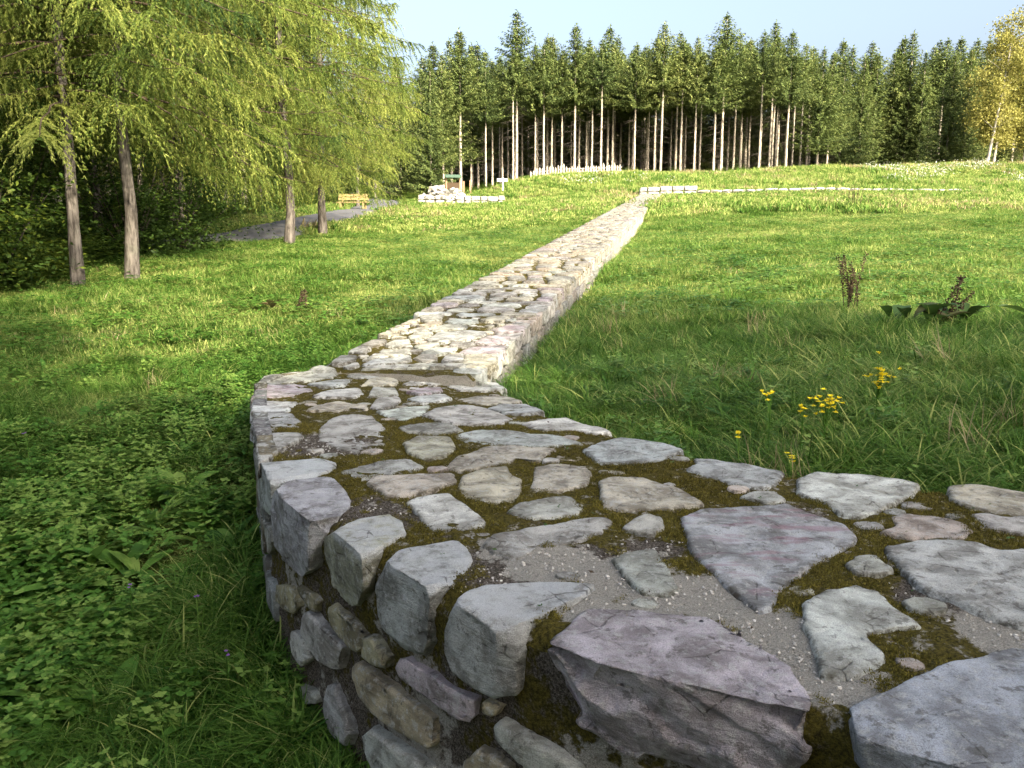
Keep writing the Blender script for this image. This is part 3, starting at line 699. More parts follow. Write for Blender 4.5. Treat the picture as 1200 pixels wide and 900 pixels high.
EDGE_STONES=[["pu",[[0.074,1.951,0.719],[0.114,2.032,0.719],[0.155,2.065,0.719],[0.235,2.094,0.72],[0.378,2.105,0.719],[0.47,2.091,0.719],[0.525,2.057,0.718],[0.555,1.966,0.72],[0.576,1.906,0.719],[0.578,1.862,0.719],[0.629,1.848,0.719],[0.671,1.767,0.72],[0.677,1.671,0.719],[0.657,1.627,0.718],[0.571,1.66,0.719],[0.501,1.708,0.718],[0.427,1.756,0.719],[0.355,1.763,0.718],[0.272,1.789,0.719],[0.204,1.789,0.719],[0.142,1.877,0.719]],[[0.073,1.948,0.717],[0.14,1.904,0.716],[0.211,1.857,0.684],[0.279,1.813,0.706],[0.361,1.759,0.719],[0.45,1.712,0.723],[0.568,1.649,0.724],[0.65,1.606,0.729],[0.645,1.608,0.621],[0.634,1.614,0.513],[0.546,1.661,0.467],[0.405,1.736,0.478],[0.294,1.804,0.476],[0.215,1.855,0.499],[0.157,1.893,0.511],[0.11,1.924,0.599]]],["bb",[[0.732,1.62,0.72],[0.792,1.656,0.72],[0.884,1.719,0.719],[0.955,1.756,0.719],[1.023,1.785,0.72],[1.098,1.833,0.72],[1.171,1.877,0.719],[1.242,1.899,0.719],[1.268,1.862,0.72],[1.333,1.833,0.72],[1.375,1.719,0.719],[1.195,1.494,0.718],[0.968,1.38,0.72],[0.906,1.413,0.718],[0.86,1.45,0.72],[0.83,1.457,0.718],[0.785,1.505,0.718],[0.719,1.516,0.719]],[[0.705,1.56,0.754],[0.73,1.538,0.702],[0.779,1.495,0.723],[0.827,1.452,0.718],[0.898,1.399,0.726],[0.954,1.358,0.722],[0.99,1.331,0.672],[0.848,1.437,0.588],[0.762,1.51,0.581],[0.726,1.542,0.666]]],["gw",[[-0.153,2.153,0.719],[-0.132,2.209,0.72],[-0.067,2.26,0.719],[0.034,2.278,0.72],[0.145,2.289,0.719],[0.229,2.278,0.719],[0.257,2.253,0.719],[0.239,2.205,0.72],[0.173,2.142,0.72],[0.114,2.105,0.719],[0.046,2.024,0.719],[0.0,1.991,0.719],[-0.045,1.999,0.72],[-0.093,2.065,0.719]],[[-0.152,2.142,0.724],[-0.094,2.092,0.706],[-0.046,2.05,0.693],[-0.031,2.037,0.65],[0.023,1.991,0.626],[0.023,1.991,0.56],[0.015,1.997,0.515],[-0.031,2.037,0.486],[-0.104,2.1,0.483],[-0.164,2.157,0.499],[-0.19,2.188,0.544],[-0.189,2.187,0.616]]],["gw",[[-0.399,2.418,0.72],[-0.366,2.54,0.719],[-0.268,2.591,0.719],[-0.204,2.632,0.719],[-0.172,2.591,0.719],[-0.123,2.466,0.72],[-0.152,2.407,0.72],[-0.196,2.396,0.72],[-0.229,2.278,0.72],[-0.278,2.341,0.72],[-0.339,2.341,0.72]],[[-0.403,2.441,0.71],[-0.354,2.384,0.702],[-0.272,2.285,0.744],[-0.224,2.228,0.737],[-0.234,2.241,0.687],[-0.246,2.254,0.591],[-0.243,2.25,0.511],[-0.268,2.281,0.471],[-0.362,2.393,0.444],[-0.405,2.444,0.476],[-0.432,2.478,0.539],[-0.429,2.474,0.619]]],["ow",[[-0.608,2.757,0.719],[-0.561,2.831,0.72],[-0.453,2.871,0.72],[-0.379,2.786,0.719],[-0.359,2.713,0.72],[-0.423,2.672,0.719],[-0.473,2.617,0.719],[-0.461,2.492,0.719],[-0.473,2.455,0.719],[-0.523,2.577,0.72],[-0.568,2.658,0.719]],[[-0.673,2.788,0.665],[-0.606,2.701,0.734],[-0.541,2.617,0.719],[-0.491,2.554,0.694],[-0.48,2.539,0.68],[-0.496,2.56,0.581],[-0.519,2.589,0.485],[-0.572,2.657,0.464],[-0.626,2.727,0.474],[-0.671,2.785,0.525]]],["pg",[[-0.963,3.18,0.719],[-0.949,3.287,0.719],[-0.89,3.368,0.72],[-0.828,3.383,0.72],[-0.794,3.342,0.719],[-0.762,3.342,0.719],[-0.736,3.258,0.72],[-0.678,3.169,0.719],[-0.623,3.044,0.72],[-0.616,2.934,0.719],[-0.633,2.845,0.72],[-0.678,2.827,0.719],[-0.699,2.797,0.719],[-0.73,2.786,0.719],[-0.777,2.889,0.719],[-0.84,2.967,0.719],[-0.898,3.044,0.72]],[[-0.996,3.275,0.669],[-0.901,3.102,0.677],[-0.829,3.003,0.691],[-0.774,2.927,0.676],[-0.758,2.906,0.669],[-0.769,2.92,0.596],[-0.743,2.885,0.572],[-0.75,2.894,0.47],[-0.802,2.966,0.424],[-0.871,3.061,0.43],[-0.982,3.242,0.455],[-1.016,3.319,0.537],[-1.003,3.291,0.622]]],["bl",[[-1.152,3.585,0.72],[-1.015,3.331,0.719],[-0.921,3.379,0.72],[-0.816,3.453,0.72],[-0.773,3.571,0.72],[-0.901,3.652,0.72],[-1.03,3.615,0.719]],[[-1.345,4.184,0.514],[-1.013,3.312,0.716],[-0.99,3.261,0.682],[-1.008,3.302,0.618],[-1.018,3.324,0.552],[-1.135,3.587,0.478],[-1.374,4.267,0.329]]]]
FACE_STONES=[["ol",[[-1.036,3.366,0.229],[-0.907,3.111,0.338],[-0.855,3.04,0.321],[-0.852,3.035,0.279],[-0.889,3.086,0.223],[-0.966,3.207,0.197],[-1.064,3.429,0.126]]],["ol",[[-0.858,3.043,0.372],[-0.763,2.912,0.396],[-0.728,2.864,0.385],[-0.75,2.894,0.324],[-0.791,2.951,0.336],[-0.835,3.011,0.343]]],["ol",[[-0.677,2.794,0.385],[-0.648,2.754,0.428],[-0.607,2.702,0.421],[-0.539,2.615,0.417],[-0.502,2.568,0.394],[-0.514,2.583,0.325],[-0.563,2.645,0.307],[-0.622,2.722,0.315],[-0.663,2.774,0.337]]],["ol",[[-0.497,2.562,0.397],[-0.465,2.52,0.419],[-0.422,2.465,0.411],[-0.397,2.435,0.39],[-0.407,2.446,0.347],[-0.45,2.502,0.331],[-0.5,2.565,0.327]]],["gr",[[-0.82,2.991,0.273],[-0.78,2.936,0.313],[-0.734,2.872,0.297],[-0.701,2.826,0.269],[-0.623,2.723,0.298],[-0.593,2.685,0.286],[-0.608,2.703,0.195],[-0.662,2.772,0.164],[-0.732,2.869,0.136],[-0.753,2.898,0.181],[-0.832,3.007,0.194]]],["ta",[[-0.577,2.663,0.217],[-0.535,2.61,0.279],[-0.47,2.527,0.287],[-0.417,2.459,0.288],[-0.352,2.38,0.29],[-0.282,2.298,0.298],[-0.239,2.246,0.288],[-0.223,2.227,0.197],[-0.263,2.274,0.178],[-0.308,2.328,0.186],[-0.397,2.434,0.146],[-0.467,2.522,0.135],[-0.55,2.63,0.149]]],["pu",[[-0.385,2.421,0.389],[-0.33,2.355,0.435],[-0.259,2.27,0.435],[-0.183,2.179,0.441],[-0.104,2.101,0.444],[-0.101,2.097,0.393],[-0.131,2.123,0.354],[-0.193,2.192,0.352],[-0.27,2.284,0.352],[-0.354,2.383,0.341]]],["pg",[[-0.689,2.81,0.075],[-0.653,2.762,0.12],[-0.635,2.738,0.067],[-0.595,2.687,0.032],[-0.573,2.659,-0.033],[-0.591,2.682,-0.098],[-0.644,2.749,-0.109],[-0.688,2.809,-0.114],[-0.706,2.834,-0.025]]],["gr",[[-0.522,2.593,0.027],[-0.478,2.537,0.079],[-0.424,2.468,0.086],[-0.373,2.406,0.096],[-0.309,2.33,0.111],[-0.249,2.258,0.118],[-0.235,2.242,0.087],[-0.448,2.499,-0.1],[-0.483,2.543,-0.052],[-0.519,2.59,-0.028]]],["gr",[[-0.901,3.103,0.146],[-0.815,2.983,0.171],[-0.788,2.947,0.102],[-0.85,3.032,0.028],[-0.901,3.103,0.053]]],["gr",[[-0.047,2.051,0.414],[-0.016,2.024,0.423],[0.046,1.971,0.415],[0.126,1.913,0.404],[0.175,1.881,0.394],[0.197,1.867,0.355],[0.105,1.927,0.328],[0.023,1.99,0.334],[-0.039,2.045,0.366]]],["ta",[[-0.141,2.132,0.235],[-0.097,2.094,0.297],[-0.048,2.052,0.309],[0.0,2.01,0.294],[-0.016,2.024,0.232],[-0.15,2.14,0.146]]],["gr",[[-0.87,3.06,-0.071],[-0.765,2.915,-0.022],[-0.755,2.902,-0.058],[-0.848,3.03,-0.137]]],["dg",[[-1.192,3.749,0.402],[-1.05,3.397,0.465],[-1.033,3.358,0.419],[-1.114,3.541,0.293]]],["ta",[[-0.08,2.079,0.457],[-0.031,2.037,0.457],[-0.047,2.051,0.422],[-0.08,2.079,0.422]]],["gr",[[0.031,1.984,0.356],[0.076,1.946,0.356],[0.105,1.927,0.328],[0.046,1.971,0.28]]]]
def inside_poly(x, y, P):
    c = np.zeros(len(x), bool); n = len(P)
    for i in range(n):
        x1, y1 = P[i]; x2, y2 = P[(i+1) % n]
        if y1 == y2: continue
        t = ((y1 > y) != (y2 > y)) & (x < (x2-x1)*(y-y1)/(y2-y1)+x1)
        c ^= t
    return c
def build_stones():
    k = 0
    for key, poly in TOP_STONES:
        P = np.array(poly); c = P.mean(0); dist = math.hypot(*c)
        step = float(np.clip(dist*0.0055, 0.011, 0.045))
        big = np.ptp(P, 0).max()
        P = grow(P, 0.028 if big > .2 else .019)
        V, F, rim = slab(P, 0.07, step, 100+k, proud=random.uniform(-.001, .007))
        stone(V, F, key, rim, 'streaked_stone' if key in ('bp', 'pu') else 'stone'); k += 1
    # small filler stones wedged into the wide joints
    rf = random.Random(19); done = []
    allp = [np.array(p) for _, p in TOP_STONES]+[np.array(t)[:, :2] for _, t, _ in EDGE_STONES]
    fa = resample(FRONT, 300); ba = resample(BACK, 300)
    for i in range(2600):
        j = rf.randrange(300); t = rf.uniform(.06, .94); q = fa[j]+(ba[j]-fa[j])*t
        if i % 2: q = np.array((WA[0]+WD[0]*(al_ := rf.uniform(.35, 2.6))+WP[0]*(tt_ := rf.uniform(.06, 1.30)), WA[1]+WD[1]*al_+WP[1]*tt_))
        if q[0] > 1.75 or math.hypot(*q) > 9.5 or len(done) > 84: continue
        dmin = 9
        for P in allp:
            if abs(P[:, 0].mean()-q[0])+abs(P[:, 1].mean()-q[1]) > 1.2: continue
            dmin = min(dmin, np.hypot(*(closed_resample(P, .03)-q).T).min() if not inside_poly(q[:1], q[1:], P)[0] else 0)
        for d_ in done: dmin = min(dmin, math.hypot(d_[0]-q[0], d_[1]-q[1])-d_[2])
        r = min(dmin-.014, rf.uniform(.04, .085 if i % 2 else .07))
        if r < .026: continue
        done.append((q[0], q[1], r)); a0 = rf.uniform(0, 6)
        P = np.array([(q[0]+math.cos(a0+a)*r*rf.uniform(.75, 1.1)*1.15, q[1]+math.sin(a0+a)*r*rf.uniform(.7, 1.05)) for a in np.linspace(0, 6.283, 8)[:-1]])
        V, F, rim = slab(P, .04, max(.010, r*.28), 4000+i, proud=rf.uniform(-.006, .001))
        stone(V, F, rf.choice(['gr', 'be', 'dg', 'gr', 'wh', 'pb']), rim)
    for key, top, face in EDGE_STONES:
        t = np.array(top); f = np.array(face)
        t[:, 2] += 0.006
        pts = [p for p in t]
        # drop the back of the top a little way into the wall
        pts += [p-np.array((0, 0, 0.09)) for p in t]
        for p in f:
            nrm = out_normal(p[0], p[1])
            pts.append(np.array((p[0], p[1], min(p[2], EYE-1.0+0.004)))+nrm*0.018)
            pts.append(np.array((p[0], p[1], min(p[2], EYE-1.0-0.01)))-nrm*0.10)
        lay = (0.45, 0.25, 0.85) if key == 'pu' else (0.2, 0.5, 0.4)
        V, F = rock(pts, 0.009, 200+k, 0.007 if key in ('pu',) else 0.005, lay, 1, 12, {'pu': .034, 'gw': .006, 'ow': .010, 'pg': .012}.get(key, .012))
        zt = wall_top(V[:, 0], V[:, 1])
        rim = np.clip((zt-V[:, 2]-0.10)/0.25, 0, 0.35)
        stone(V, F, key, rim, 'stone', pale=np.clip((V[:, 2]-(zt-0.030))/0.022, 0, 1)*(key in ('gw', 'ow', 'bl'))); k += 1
    for key, face in FACE_STONES:
        f = np.array(face); pts = []
        pr = random.uniform(0.008, 0.026)
        c = f.mean(0)
        for p in f:
            nrm = out_normal(p[0], p[1])
            pts += [p+nrm*pr*0.4, c+(p-c)*0.86+nrm*pr, p-nrm*0.07]
        V, F = rock(pts, 0.0125, 300+k, 0.005, (0.1, 0.3, 0.9), 0, 9)
        stone(V, F, key, None, 'stone'); k += 1
    # face stones just outside the picture's edge and round the hidden outer side
    rnd = random.Random(5)
    fl = resample(FRONT, 400)
    seglen = np.r_[0, np.cumsum(np.linalg.norm(np.diff(fl, axis=0), axis=1))]
    def face_block(s0, s1, z0, z1, key):
        nonlocal k
        pts = []
        for s_ in np.linspace(s0, s1, 4):
            q = np.array([np.interp(s_, seglen, fl[:, 0]), np.interp(s_, seglen, fl[:, 1])])
            nrm = out_normal(*q)[:2]
            for z_ in (z0, z1):
                zz = z_+rnd.uniform(-.015, .015)
                pts += [np.r_[q+nrm*rnd.uniform(.006, .022), zz], np.r_[q-nrm*0.07, zz]]
        V, F = rock(pts, 0.03, 500+k, 0.006, (0.1, 0.3, 0.9), 0, 6); join_stone(V, F, key); k += 1
    L = seglen[-1]
    for z0, z1 in ((.55, .72), (.38, .52), (.20, .35), (.03, .17)):
        s_ = 0.05+rnd.uniform(0, .15)
        while s_ < L-0.1:
            w = rnd.uniform(.18, .42)
            mid = np.interp(s_+w/2, seglen, fl[:, 0])
            if mid > 0.95 or mid < -1.12 or (z1 < .30 and mid > .12 and mid < .95):
                face_block(s_, min(s_+w, L), z0, z1, rnd.choice(['gr', 'bl', 'ol', 'ta', 'pg']))
            s_ += w+rnd.uniform(.02, .05)
    # top stones right of the picture
    for j in range(26):
        pass
    return k

def far_rows(a0, a1, rnd):
    """crazy paving across the straight wall: list of plan polygons"""
    out = []
    a = a0
    while a < a1:
        dr = rnd.uniform(.20, .40)
        t = -0.02
        while t < WALL_W-0.06:
            w = rnd.uniform(.20, .58)
            if WALL_W-(t+w) < 0.18: w = WALL_W-t
            g = rnd.uniform(.010, .024)
            c0, c1, t0, t1 = a+g, a+dr-g, max(t+g, -0.015), min(t+w-g, WALL_W+0.015)
            edge = 'l' if t <= 0 else ('r' if t+w >= WALL_W-0.01 else '')
            if rnd.random() < 0.22 and not edge and dr > .26:
                m = (c0+c1)/2; cells = [(c0, m-g, t0, t1), (m+g, c1, t0, t1)]
            else: cells = [(c0, c1, t0, t1)]
            for (p, q, r, s) in cells:
                n = 9; poly = []
                ang0 = rnd.uniform(0, .6)
                for i in range(n):
                    th = ang0+2*math.pi*i/n
                    cx, cy = math.cos(th), math.sin(th)
                    sq = 1/max(abs(cx), abs(cy))
                    rr = (0.62*sq+0.38*1.10)*rnd.uniform(.88, 1.04)
                    aa = (p+q)/2+min(max(cx*rr, -1), 1)*(q-p)/2
                    tt = (r+s)/2+min(max(cy*rr, -1), 1)*(s-r)/2
                    if edge == 'r' and cy > .45: tt = s
                    if edge == 'l' and cy < -.45: tt = r
                    poly.append((aa, tt))
                out.append((poly, edge))
            t += w
        a += dr
    return out
def plan(a, t): return (WA[0]+WD[0]*a+WP[0]*t, WA[1]+WD[1]*a+WP[1]*t)
def build_far_stones(k):
    rnd = random.Random(21)
    polys = far_rows(2.55, WALL_L-0.1, rnd)
    # inner-edge coping stones beside the traced ones
    count = 0
    keys = ['gr', 'gr', 'be', 'wh', 'bl', 'pu', 'lm', 'dg', 'be']
    for poly, edge in polys:
        P = np.array([plan(*q) for q in poly])
        a = np.mean([q[0] for q in poly]); dist = math.hypot(*P.mean(0))
        th = rnd.uniform(.13, .19) if edge == 'r' else 0.06
        step = float(np.clip(dist*0.007, 0.05, 0.14))
        V, F, rim = slab(P, th, step, 700+k, proud=rnd.uniform(-.006, .014), rough=1.3)
        if edge == 'r':
            # vertical outer side instead of the splayed rim
            pass
        k += 1
        if count < 78:
            kk = keys if a > 6 else ['gr', 'gr', 'be', 'bl', 'pu', 'dg', 'be', 'wh']
            if a > 6 and rnd.random() < .35: kk = ['lm', 'be', 'ho']
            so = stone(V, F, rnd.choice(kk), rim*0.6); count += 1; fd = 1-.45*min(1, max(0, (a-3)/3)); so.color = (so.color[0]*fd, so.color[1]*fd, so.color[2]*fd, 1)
        else:
            join_stone(V, F, rnd.choice(keys+['be', 'lm', 'ho', 'dg', 'pb']), rim*.5)
    # coping blocks and the course below them on the meadow side of the straight part
    a = 0.12; c = 0; V2 = []; F2 = []; n2 = 0
    for z0, z1, pr, a, amax, single in ((-.165, -.012, .022, 0.10, 3.4, True), (-.33, -.185, .010, 0.05, 12.0, True), (-.55, -.35, .012, 0.05, 8.0, True)):
        while a < amax:
            w = rnd.uniform(.20, .46)
            pts = []
            for aa in (a, a+w*.3, a+w*.7, a+w):
                zt = EYE-1.0+aa*GRADE
                for zz in (z0, z1):
                    j = rnd.uniform(-.018, .012)
                    if zz == z1 and z1 > -.1: j = rnd.uniform(-.004, .010)
                    x, y = plan(aa, WALL_W+pr+rnd.uniform(-.015, .012)); pts.append((x, y, zt+zz+j))
                    x, y = plan(aa, WALL_W-(.22 if z1 > -.1 else .08)); pts.append((x, y, zt+zz+j))
            V, F = rock(pts, 0.035, 900+c, 0.006, (0.2, 0.4, 0.7), 0, 8)
            (stone if z1 > -.1 else join_stone)(V, F, rnd.choice(['gr', 'dg', 'be', 'pg', 'pb', 'gr', 'bl'])); c += 1
            a += w+rnd.uniform(.015, .05)
    # outer side of the straight part, seen only from beyond the wall
    for z0, z1 in ((-.20, -.05), (-.38, -.23)):
        a = 0.1
        while a < 24:
            w = rnd.uniform(.3, .6); pts = []
            for aa in (a, a+w):
                zt = EYE-1.0+aa*GRADE
                for zz in (z0, z1):
                    for off in (-.02, .08):
                        x, y = plan(aa, off); pts.append((x+rnd.uniform(-.01, .01), y, zt+zz+rnd.uniform(-.01, .01)))
            V, F = rock(pts, 0.16, 1200+c, 0.008, None, 1); c += 1
            join_stone(V, F, rnd.choice(['gr', 'ol', 'dg'])); a += w+.03
    # blocks facing the little step down to the near part
    t = .42
    while t < 1.36:
        w = rnd.uniform(.17, .30); pts = []
        for tt in (t, min(t+w, 1.385)):
            al = .30*tt/1.4+.0
            for da, z in ((-.018, 'b'), (-.012, 't'), (.15, 'b'), (.15, 't')):
                x, y = plan(al+da+rnd.uniform(-.008, .008), tt)
                zz = EYE-1.0+al*GRADE+(.008 if z == 't' else -.16)+rnd.uniform(-.008, .006); pts.append((x, y, zz))
        V, F = rock(pts, .016, 1700+int(t*100), .005, (0.2, 0.3, 0.9), 0, 8); stone(V, F, rnd.choice(['wh', 'gr', 'be', 'gr'])); t += w+.02
build_far_stones(build_stones())

def right_hand_top():
    """paving of the near wall to the right of the picture, so the wall goes on"""
    rnd = random.Random(8)
    near = [np.array(p) for _, p in TOP_STONES if np.array(p)[:, 0].max() > .9]+[np.array(t)[:, :2] for _, t, _ in EDGE_STONES if np.array(t)[:, 0].max() > .6]
    for i in range(-2, 9):
        for j in range(5):
            x = 1.62+i*.33+rnd.uniform(-.05, .05)
            f = np.interp(x, FRONT[::-1, 0], FRONT[::-1, 1]); b = np.interp(x, BACK[::-1, 0], BACK[::-1, 1])
            y = f+(b-f)*(j+.5)/5+rnd.uniform(-.04, .04)
            P = [(x+math.cos(q)*.155*rnd.uniform(.8, 1.1), y+math.sin(q)*.20*rnd.uniform(.8, 1.1)) for q in np.linspace(0, 6.28, 9)[:-1]]
            if any(min(np.hypot(*(closed_resample(T_, .06)-np.array(q)).T).min() for q in P) < .03 or inside_poly(np.array([x]), np.array([y]), T_)[0] for T_ in near): continue
            if max(p[0] for p in P) > 4.2: continue
            V, F, rim = slab(np.array(P), .06, .05, 1500+i*7+j)
            join_stone(V, F, rnd.choice(['gr', 'bl', 'be', 'wh']), rim)
right_hand_top()
finish_join()

def build_right_wall():
    """low pale wall running off to the right from the far end of the long wall"""
    w = empty('low_wall', (*plan(WALL_L+.6, 1.0), gz(*plan(WALL_L+.6, 1.0))))
    tag(w, 'low pale stone wall crossing the far meadow to the right below the grassy bank', 'wall')
    rnd = random.Random(31)
    base = np.array(plan(WALL_L+.65, -.15)); n = WP
    back = WD
    mb = MB(); mb2 = MB()
    t = 0.0; h0 = .42
    V2 = []; F2 = []; nn = 0
    while t < 27:
        L = rnd.uniform(.5, .9)
        x, y = base+n*(t+L/2)
        hh = .62 if 3.2 > t > -1 else (.34 if t < 17 else .34-.22*min(1, (t-17)/9))
        zg = gz(x, y)
        for c in range(2):
            pts = []
            for dx in (-L/2+.01, L/2-.01):
                for dy in (-.45, .45):
                    for z in (c*hh/2-.12*(c == 0), (c+1)*hh/2-.012*(c == 0)):
                        q = np.array((x, y))+n*(dx+rnd.uniform(-.03, .03))+back*(dy+rnd.uniform(-.03, .03))
                        pts.append((q[0], q[1], zg+z+rnd.uniform(-.02, .02)))
            V, F = rock(pts, .3, int(t*10), .012, None, 1)
            V2.append(V); F2.append(F+nn); nn += len(V)
        t += L
    me = raw_mesh('stone', np.concatenate(V2)-np.array(w.location), np.concatenate(F2), M['limestone'], smooth=False)
    o = link('stone', me, w); o['kind'] = 'stuff'
build_right_wall()

def build_left_mound():
    x0, x1, yy = -6.75, -.65, 60.0
    z = gz(-3.7, yy)
    w = empty('ruined_wall', (-3.7, yy, z)); tag(w, 'short white stone wall with a heap of white rubble on its left end, in front of the wood', 'wall')
    rnd = random.Random(4); V2 = []; F2 = []; nn = 0
    x = x0
    while x < x1:
        L = rnd.uniform(.45, .8)
        zg = gz(x+L/2, yy)
        for c in range(2):
            h = .36
            pts = [(x+a+rnd.uniform(-.03, .03), yy+b+rnd.uniform(-.04, .04), zg-.1+c*h+d+rnd.uniform(-.02, .02)) for a in (0.01, L-.01) for b in (-.5, .5) for d in (0, h-.01)]
            V, F = rock(pts, .25, int(x*10)+50, .015, None, 1); V2.append(V); F2.append(F+nn); nn += len(V)
        x += L
    o = link('stone', raw_mesh('stone', np.concatenate(V2)-np.array(w.location), np.concatenate(F2), M['limestone'], smooth=False), w); o['kind'] = 'stuff'
    V2 = []; F2 = []; nn = 0
    for i in range(120):
        u = rnd.uniform(-1, 1); v = rnd.uniform(-.6, .6)
        x = -4.95+u*1.45 + .25*v
        top = .50+.80*max(0, 1-abs(u-.0)**2.2)*(1-.3*abs(v))
        zc = gz(x, yy)+rnd.uniform(.35, max(.4, top))
        r = rnd.uniform(.18, .38)
        pts = [(x+rnd.gauss(0, 1)*r*.6, yy+.25+v+rnd.gauss(0, 1)*r*.6, zc+rnd.gauss(0, 1)*r*.38) for _ in range(10)]
        V, F = rock(pts, .3, i, .01, None, 0); V2.append(V); F2.append(F+nn); nn += len(V)
    o = link('rubble', raw_mesh('rubble', np.concatenate(V2)-np.array(w.location), np.concatenate(F2), M['limestone'], smooth=False), w); o['kind'] = 'stuff'
build_left_mound()

# ------------------------------------------------------------------ trees
def randvec(rng, n):
    v = rng.normal(size=(n, 3)); return unit(v)

def spruce_meshes(seed, H, bare, R, nf=1.0, leaf=0.38, width=0.095, trunk_r=0.12):
    """trunk, dead snags and needle crown of one spruce of height H with a bare stem up to bare*H"""
    rng = np.random.default_rng(seed)
    tr = MB()
    n = 14; hz = np.linspace(0, H*0.985, n)
    bend = np.cumsum(rng.normal(0, 0.012, (n, 2)), axis=0)*H/14
    pts = np.c_[bend, hz]; pts[0, 2] = -0.25
    rad = trunk_r*(1-hz/H)**0.8+0.012; rad[0] *= 1.35
    tr.tube(pts, rad, 7)
    def axis(z): return np.array([np.interp(z, hz, pts[:, 0]), np.interp(z, hz, pts[:, 1]), z])
    sn = MB()
    for i in range(int(60*max(bare, .12)*H/8)):
        z = rng.uniform(0.12*H*min(1, bare*3), max(bare, .2)*H*1.12); a = rng.uniform(0, 6.283); L = rng.uniform(.35, 1.5)
        b = axis(z); d = np.array((math.cos(a), math.sin(a), rng.uniform(-.35, .05)))
        sn.tube([b, b+d*L*.5, b+d*L+np.array((0, 0, -.12*L))], [0.018, 0.012, 0.004], 3, cap=False)
    fo = MB()
    z = bare*H; ga = rng.uniform(0, 6.28)
    while z < H*0.985:
        t = (z-bare*H)/(H*(1-bare))
        prof = 1.08*(1-t)**0.90*(0.55+0.45*min(1, t/0.10+0.35))
        nb = int(rng.integers(5, 8)) if t < .92 else 4
        for k in range(nb):
            a = ga+6.283*k/nb+rng.uniform(-.3, .3)
            L = max(0.22, R*prof*rng.uniform(.68, 1.15))
            slope = 0.24-0.50*(1-t)+rng.uniform(-.12, .12)
            out = np.array((math.cos(a), math.sin(a), 0.0)); side = np.array((-math.sin(a), math.cos(a), 0))
            b = axis(z)
            m = max(3, int(L/0.155))
            s = (np.arange(m)+rng.uniform(.2, .8, m))/m
            C = b+out*(s*L)[:, None]+np.array((0, 0, 1.))*((slope*s+0.28*s**2.2)*L)[:, None]
            for sg in (-1, 1, 0, 2, -1, 1):
                C2 = C+rng.normal(0, .05, (m, 3))
                D = out*0.75+side*(sg if abs(sg) == 1 else rng.uniform(-.3, .3, ))*0.85+np.array((0, 0, -.35 if sg != 2 else -.95))
                D = unit(D+rng.normal(0, .22, (m, 3)))
                S = unit(np.cross(D, randvec(rng, m)*0.5+np.array((0, 0, 1.))))
                ln = leaf*rng.uniform(.5, 1.2, m)*(1-.35*s)*(0.6+.4*min(1, L/1.2))
                tt = np.clip(0.30+0.30*s+rng.normal(0, .16, m), 0, 1)
                blades(fo, C2, D, S, ln, width*0.95*rng.uniform(.7, 1.3, m), tt, True)
        ga += 2.4
        z += rng.uniform(.20, .33)*H/15/nf
    # leader
    C = np.repeat(axis(H*0.96)[None], 14, 0)+np.c_[np.zeros((14, 2)), np.linspace(0, H*0.045, 14)]
    D = unit(rng.normal(size=(14, 3))+np.array((0, 0, .8)))
    blades(fo, C, D, unit(np.cross(D, randvec(rng, 14))), .22, .10, np.full(14, .5), True)
    return tr.mesh('trunk', M['spruce_bark']), sn.mesh('dead_branches', M['dark_bark']), fo.mesh('crown', M['spruce'], False)

def put_tree(name, parts, loc, rz=0, s=(1, 1, 1), label=None, cat='tree', group=None, lean=(0, 0)):
    o = empty(name, loc, rz)
    o.rotation_euler = (lean[0], lean[1], rz)
    o.scale = s
    tag(o, label, cat, group)
    for pn, me in parts:
        if len(me.polygons): link(pn, me, o)
    return o

SP_H = 14.0
SPR = {}
for i in range(4): SPR['t%d' % i] = spruce_meshes(40+i, SP_H, (.53, .60, .67, .57)[i], (2.7, 2.95, 2.5, 2.8)[i])
for i in range(2): SPR['m%d' % i] = spruce_meshes(60+i, SP_H, (.22, .30)[i], (3.1, 2.9)[i])
for i in range(2): SPR['f%d' % i] = spruce_meshes(70+i, SP_H, (.05, .08)[i], (3.0, 2.7)[i])

ORD = ['first', 'second', 'third', 'fourth', 'fifth', 'sixth', 'seventh', 'eighth', 'ninth', 'tenth', 'eleventh', 'twelfth', 'thirteenth',
       'fourteenth', 'fifteenth', 'sixteenth', 'seventeenth', 'eighteenth', 'nineteenth', 'twentieth', 'twenty-first', 'twenty-second', 'twenty-third', 'twenty-fourth', 'twenty-fifth', 'twenty-sixth', 'twenty-seventh', 'twenty-eighth', 'twenty-ninth', 'thirtieth']
FRONT_SPRUCE = [(-4.7, 76, 20.2), (-2.4, 77, 17.1), (-2.0, 84, 19.3), (-1.0, 86, 19.3), (0.1, 78, 18.8), (0.4, 79, 22.5), (1.1, 90, 20.1), (2.2, 80, 19.9), (2.7, 88, 20.8), (3.0, 79, 19.7), (3.8, 90, 21.4), (3.9, 82, 21.0), (4.7, 92, 20.9), (4.8, 81, 19.3), (6.0, 80, 21.6), (6.9, 86, 20.9), (8.4, 92, 23.1), (7.8, 82, 19.6), (8.4, 79, 20.1), (9.7, 85, 22.7), (10.1, 84, 20.7), (12.2, 94, 22.2), (12.3, 88, 20.9), (11.7, 80, 19.9), (14.4, 90, 21.8), (13.8, 81, 20.8), (14.0, 79, 21.5), (17.4, 92, 21.8), (16.1, 80, 20.3), (17.2, 79, 20.3), (19.3, 86, 20.5), (18.8, 78, 19.5), (20.0, 80, 22.6), (22.2, 84, 21.6), (24.0, 88, 21.4), (23.3, 79, 20.8), (25.2, 82, 22.4), (27.7, 88, 20.9), (25.2, 77, 20.3), (30.1, 90, 21.4)]
